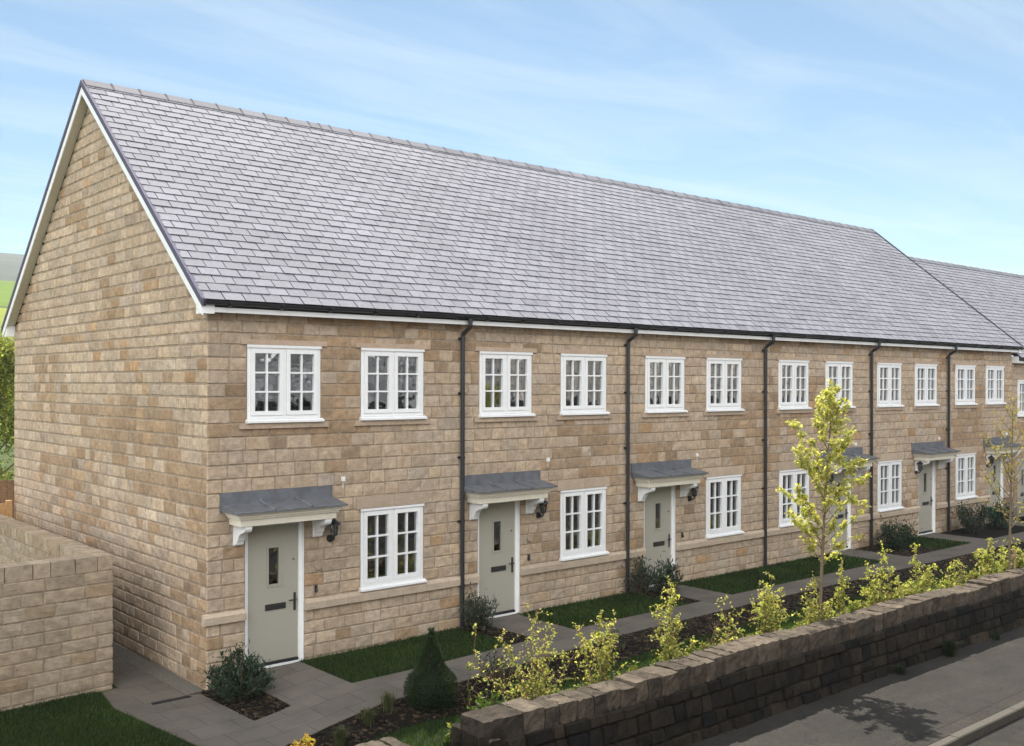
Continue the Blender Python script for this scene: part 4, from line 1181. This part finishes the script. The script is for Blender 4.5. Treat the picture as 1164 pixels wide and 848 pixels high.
core_.build('trunk', M['leaf_dark'], T); lv.build('foliage', M['leaf_dark'], T)
def tuft(label, x, y, h, n, spread, z0=None, name='grass_tuft', cat='ornamental grass', grp='ornamental grasses in the path-side bed', cols=((.09, .10, .045), (.12, .12, .06), (.06, .075, .03))):
    z0 = G(x, y) if z0 is None else z0; mb = MB()
    for _ in range(n):
        a = rnd.uniform(0, 6.28); hh = h*rnd.uniform(.5, 1.1); o = rnd.uniform(.2, 1)*spread; bx, by = x+rnd.gauss(0, .03), y+rnd.gauss(0, .03)
        dx, dy = math.cos(a), math.sin(a); wv = .0035; sx, sy = -dy*wv, dx*wv; t = jit(cols[rnd.randrange(3)])
        m0 = (bx+dx*o*.35, by+dy*o*.35, z0+hh*.75); e = (bx+dx*o, by+dy*o, z0+hh*.8)
        mb.quad((bx-sx, by-sy, z0), (bx+sx, by+sy, z0), (m0[0]+sx, m0[1]+sy, m0[2]), (m0[0]-sx, m0[1]-sy, m0[2]), t); mb.tri((m0[0]-sx, m0[1]-sy, m0[2]), (m0[0]+sx, m0[1]+sy, m0[2]), e, t)
    tag(mb.build(name, M['grass']), label, cat, grp)
tuft('thin ornamental grass tuft in the dark bed, nearest the clipped conifer', 1.25, -2.75, .3, 160, .22)
tuft('pale ornamental grass tuft in the dark bed, midway between conifer and paving corner', .85, -2.9, .26, 150, .2)
tuft('pale ornamental grass tuft nearest the paving corner at the bottom', .35, -3.05, .26, 150, .22)
WD = ((.02, .035, .01), (.03, .045, .014), (.014, .025, .008))
for lb, x, y, h, n, sp in (('dark weed clump at the foot of the stone wall by the pavement, largest of three', 11.3, -5.36, .34, 260, .26),
                           ('small dark weed at the wall foot, nearest the right edge', 13.1, -5.36, .16, 110, .14),
                           ('low dark weed at the wall foot, left of the largest one', 9.6, -5.36, .18, 120, .18)):
    tuft(lb, x, y, h, n, sp, -.505, 'weed', 'weed', 'weeds along the wall foot', WD)
# bark chips and litter on the beds
mb = MB()
for q in beds:
    bx = (max(-1, min(p[0] for p in q)), min(20, max(p[0] for p in q)), min(p[1] for p in q), max(p[1] for p in q))
    for _ in range(int(420*(bx[1]-bx[0])*(bx[3]-bx[2]))):
        x = rnd.uniform(bx[0], bx[1]); y = rnd.uniform(bx[2], bx[3])
        if not inside((x, y), q): continue
        z = G(x, y)+.016; a = rnd.uniform(0, 3.14); l = rnd.uniform(.012, .045); w2 = l*rnd.uniform(.25, .5); dx, dy = math.cos(a), math.sin(a); h = rnd.uniform(.004, .022)
        t = jit([(.03, .021, .013), (.055, .038, .023), (.018, .013, .009), (.09, .065, .04)][rnd.randrange(4)], .3)
        mb.quad((x-dx*l-dy*w2, y-dy*l+dx*w2, z), (x+dx*l-dy*w2, y+dy*l+dx*w2, z+h*.4), (x+dx*l+dy*w2, y+dy*l-dx*w2, z+h), (x-dx*l+dy*w2, y-dy*l-dx*w2, z+h*.6), t)
kind(mb.build('bark_mulch', M['grass']), 'stuff')
# green box by the far door
mb = MB(); bx0, by0, bz0 = 24.05, -.62, .36
mb.prism([(bx0-.26, bz0), (bx0+.26, bz0), (bx0+.32, bz0+.30), (bx0-.32, bz0+.30)], by0-.2, by0+.2, lambda t, p, q: (p, t, q)); 
mb.box(bx0-.345, bx0+.345, by0-.225, by0+.225, bz0+.301, bz0+.34)
mb.box(bx0-.2, bx0+.2, by0-.16, by0+.16, G(bx0, by0), bz0-.001)
tag(mb.build('storage_box', M['greenbox']), 'dark green plastic box standing beside the sixth front door', 'box')

# trees beyond the fence, left
def bigtree(label, x, y, h, r, n, cols, leaf_sz, group):
    z0 = -.25; T = thing('tree', label, 'tree', (x, y, z0), group); tr = MB(); lv = MB()
    tr.tube([(x, y, z0), (x+.1, y, z0+h*.3), (x, y+.1, z0+h*.7)], [.14, .10, .04], 8); cl = []
    for i in range(26):
        a = rnd.uniform(0, 6.28); rr = r*math.sqrt(rnd.random())*.85; zz = rnd.uniform(.18, .95)*h; rr *= math.sqrt(max(.1, 1-abs(zz/h-.5)*1.5))
        c = Vector((x+math.cos(a)*rr, y+math.sin(a)*rr, z0+zz)); cl.append(c)
        tr.tube([(x, y, z0+zz*.55), tuple(Vector((x, y, z0+zz*.6)).lerp(c, .6)), tuple(c)], [.04, .025, .008], 5, cap=False)
    for _ in range(n):
        c = cl[rnd.randrange(26)]; p = c+Vector((rnd.gauss(0, .30), rnd.gauss(0, .30), rnd.gauss(0, .26)))
        leafcard(lv, p, rdir(), leaf_sz*rnd.uniform(.7, 1.3), jit(cols[rnd.randrange(len(cols))], .3), wr=.65)
    tr.build('trunk', M['bark'], T); lv.build('crown', M['leaf_mid'], T)
TG = [(.24, .26, .08), (.30, .31, .11), (.18, .21, .06)]
bigtree('leafy yellow-green tree beyond the gable at the left edge', 1.1, 17.5, 5.9, 2.1, 26000, TG, .10, 'trees beyond the left fence')

# ------------------------------------------------------------------ houses across the road (out of view, mirrored in the windows, darkened to shade the front)
def opposite(label, x0, x1):
    """out-of-view terrace across the road, made dark and tall to block low sky"""
    H = thing('opposite_house', label, 'house', (x0, -17, -.6), 'darkened shading houses across the road')
    mb = MB(); mb.box(x0, x1, -28, -17, -.7, 3.5, (.095, .075, .055))  # wall colour darkened to keep bounce light off the front
    mb.build('wall', M['dark_stone'], H)
    mb = MB(); mb.prism([(-16.7, 3.35), (-22.5, 10.2), (-28.3, 3.35), (-28.3, 3.55), (-22.5, 10.42), (-16.7, 3.55)], x0, x1, lambda t, p, q: (t, p, q), (.05, .05, .05)); 
    hue = rnd.choice([(.30, .275, .245), (.22, .22, .235), (.34, .29, .24)])
    for r_ in range(22):
        fa, fb = r_/22, (r_+1)/22; x = x0+rnd.uniform(-.3, 0)
        while x < x1:
            l = rnd.uniform(.35, .7); k = rnd.gauss(1, .28); a_, b_2 = max(x, x0), min(x+l-.02, x1); x += l
            if b_2-a_ < .05: continue
            P = lambda X, f, o: (X, lerp(-16.72, -22.5, f)+.0*o, lerp(3.56, 10.43, f)+o)
            mb.quad(P(a_, fa, .05), P(b_2, fa, .05), P(b_2, fb, .012), P(a_, fb, .012), tuple(max(.02, c*k) for c in hue))
    mb.build('roof', M['slate'], H)
    for xe in (x0+.02, x1-.32):
        mb = MB(); mb.prism([(-28, 3.5), (-17, 3.5), (-22.5, 10.05)], xe, xe+.3, lambda t, p, q: (t, p, q), (.095, .075, .055)); mb.build('gable_wall', M['dark_stone'], H)
    mb = MB(); mb.box(x1-1.4, x1-.5, -23.0, -22.0, 9.6, 11.4, (.095, .075, .055)); mb.build('chimney', M['dark_stone'], H)
    x = x0+.9
    while x < x1-1.4:
        for z in (.3, 2.0):
            m_ = MB(); m_.box(x, x+1.2, -17, -16.95, z, z+1.35); o = m_.build('window', M['white'], H)
            m_ = MB()
            for i in range(2):
                for j in range(2): m_.box(x+.08+i*.53, x+.56+i*.53, -16.95, -16.945, z+.08+j*.61, z+.64+j*.61)
            m_.build('pane', M['black'], o)
        sk = MB(); sk.prism([(-18.2, 5.32), (-19.0, 6.27), (-19.0, 6.36), (-18.2, 5.40)], x+.2, x+1.0, lambda t, p, q: (t, p, q)); sk.build('skylight', M['white'], H)
        x += 2.5
opposite('out-of-view house across the road, darkened for shading, mirrored in the nearest windows', 6, 20)
opposite('out-of-view house across the road, darkened for shading, mirrored in the middle windows', 20.1, 35)
opposite('out-of-view house across the road, darkened for shading, mirrored in the farthest windows', 35.1, 54)
opposite('out-of-view house behind the camera, added and darkened for shading', -14, 5.9)

# ------------------------------------------------------------------ air
def _haze(N, L, out):
    v = N('ShaderNodeVolumePrincipled'); v.inputs['Density'].default_value = .0003; v.inputs['Color'].default_value = (.74, .87, 1, 1); v.inputs['Anisotropy'].default_value = .2
    L(v.outputs[0], out.inputs['Volume'])
M['haze'] = mat('haze_air', _haze)
mb = MB(); mb.box(-3100, 3100, -3100, 3100, -2, 165)
kind(mb.build('haze', M['haze']), 'stuff')

# ------------------------------------------------------------------ output
scene.render.resolution_x = 1024; scene.render.resolution_y = 746
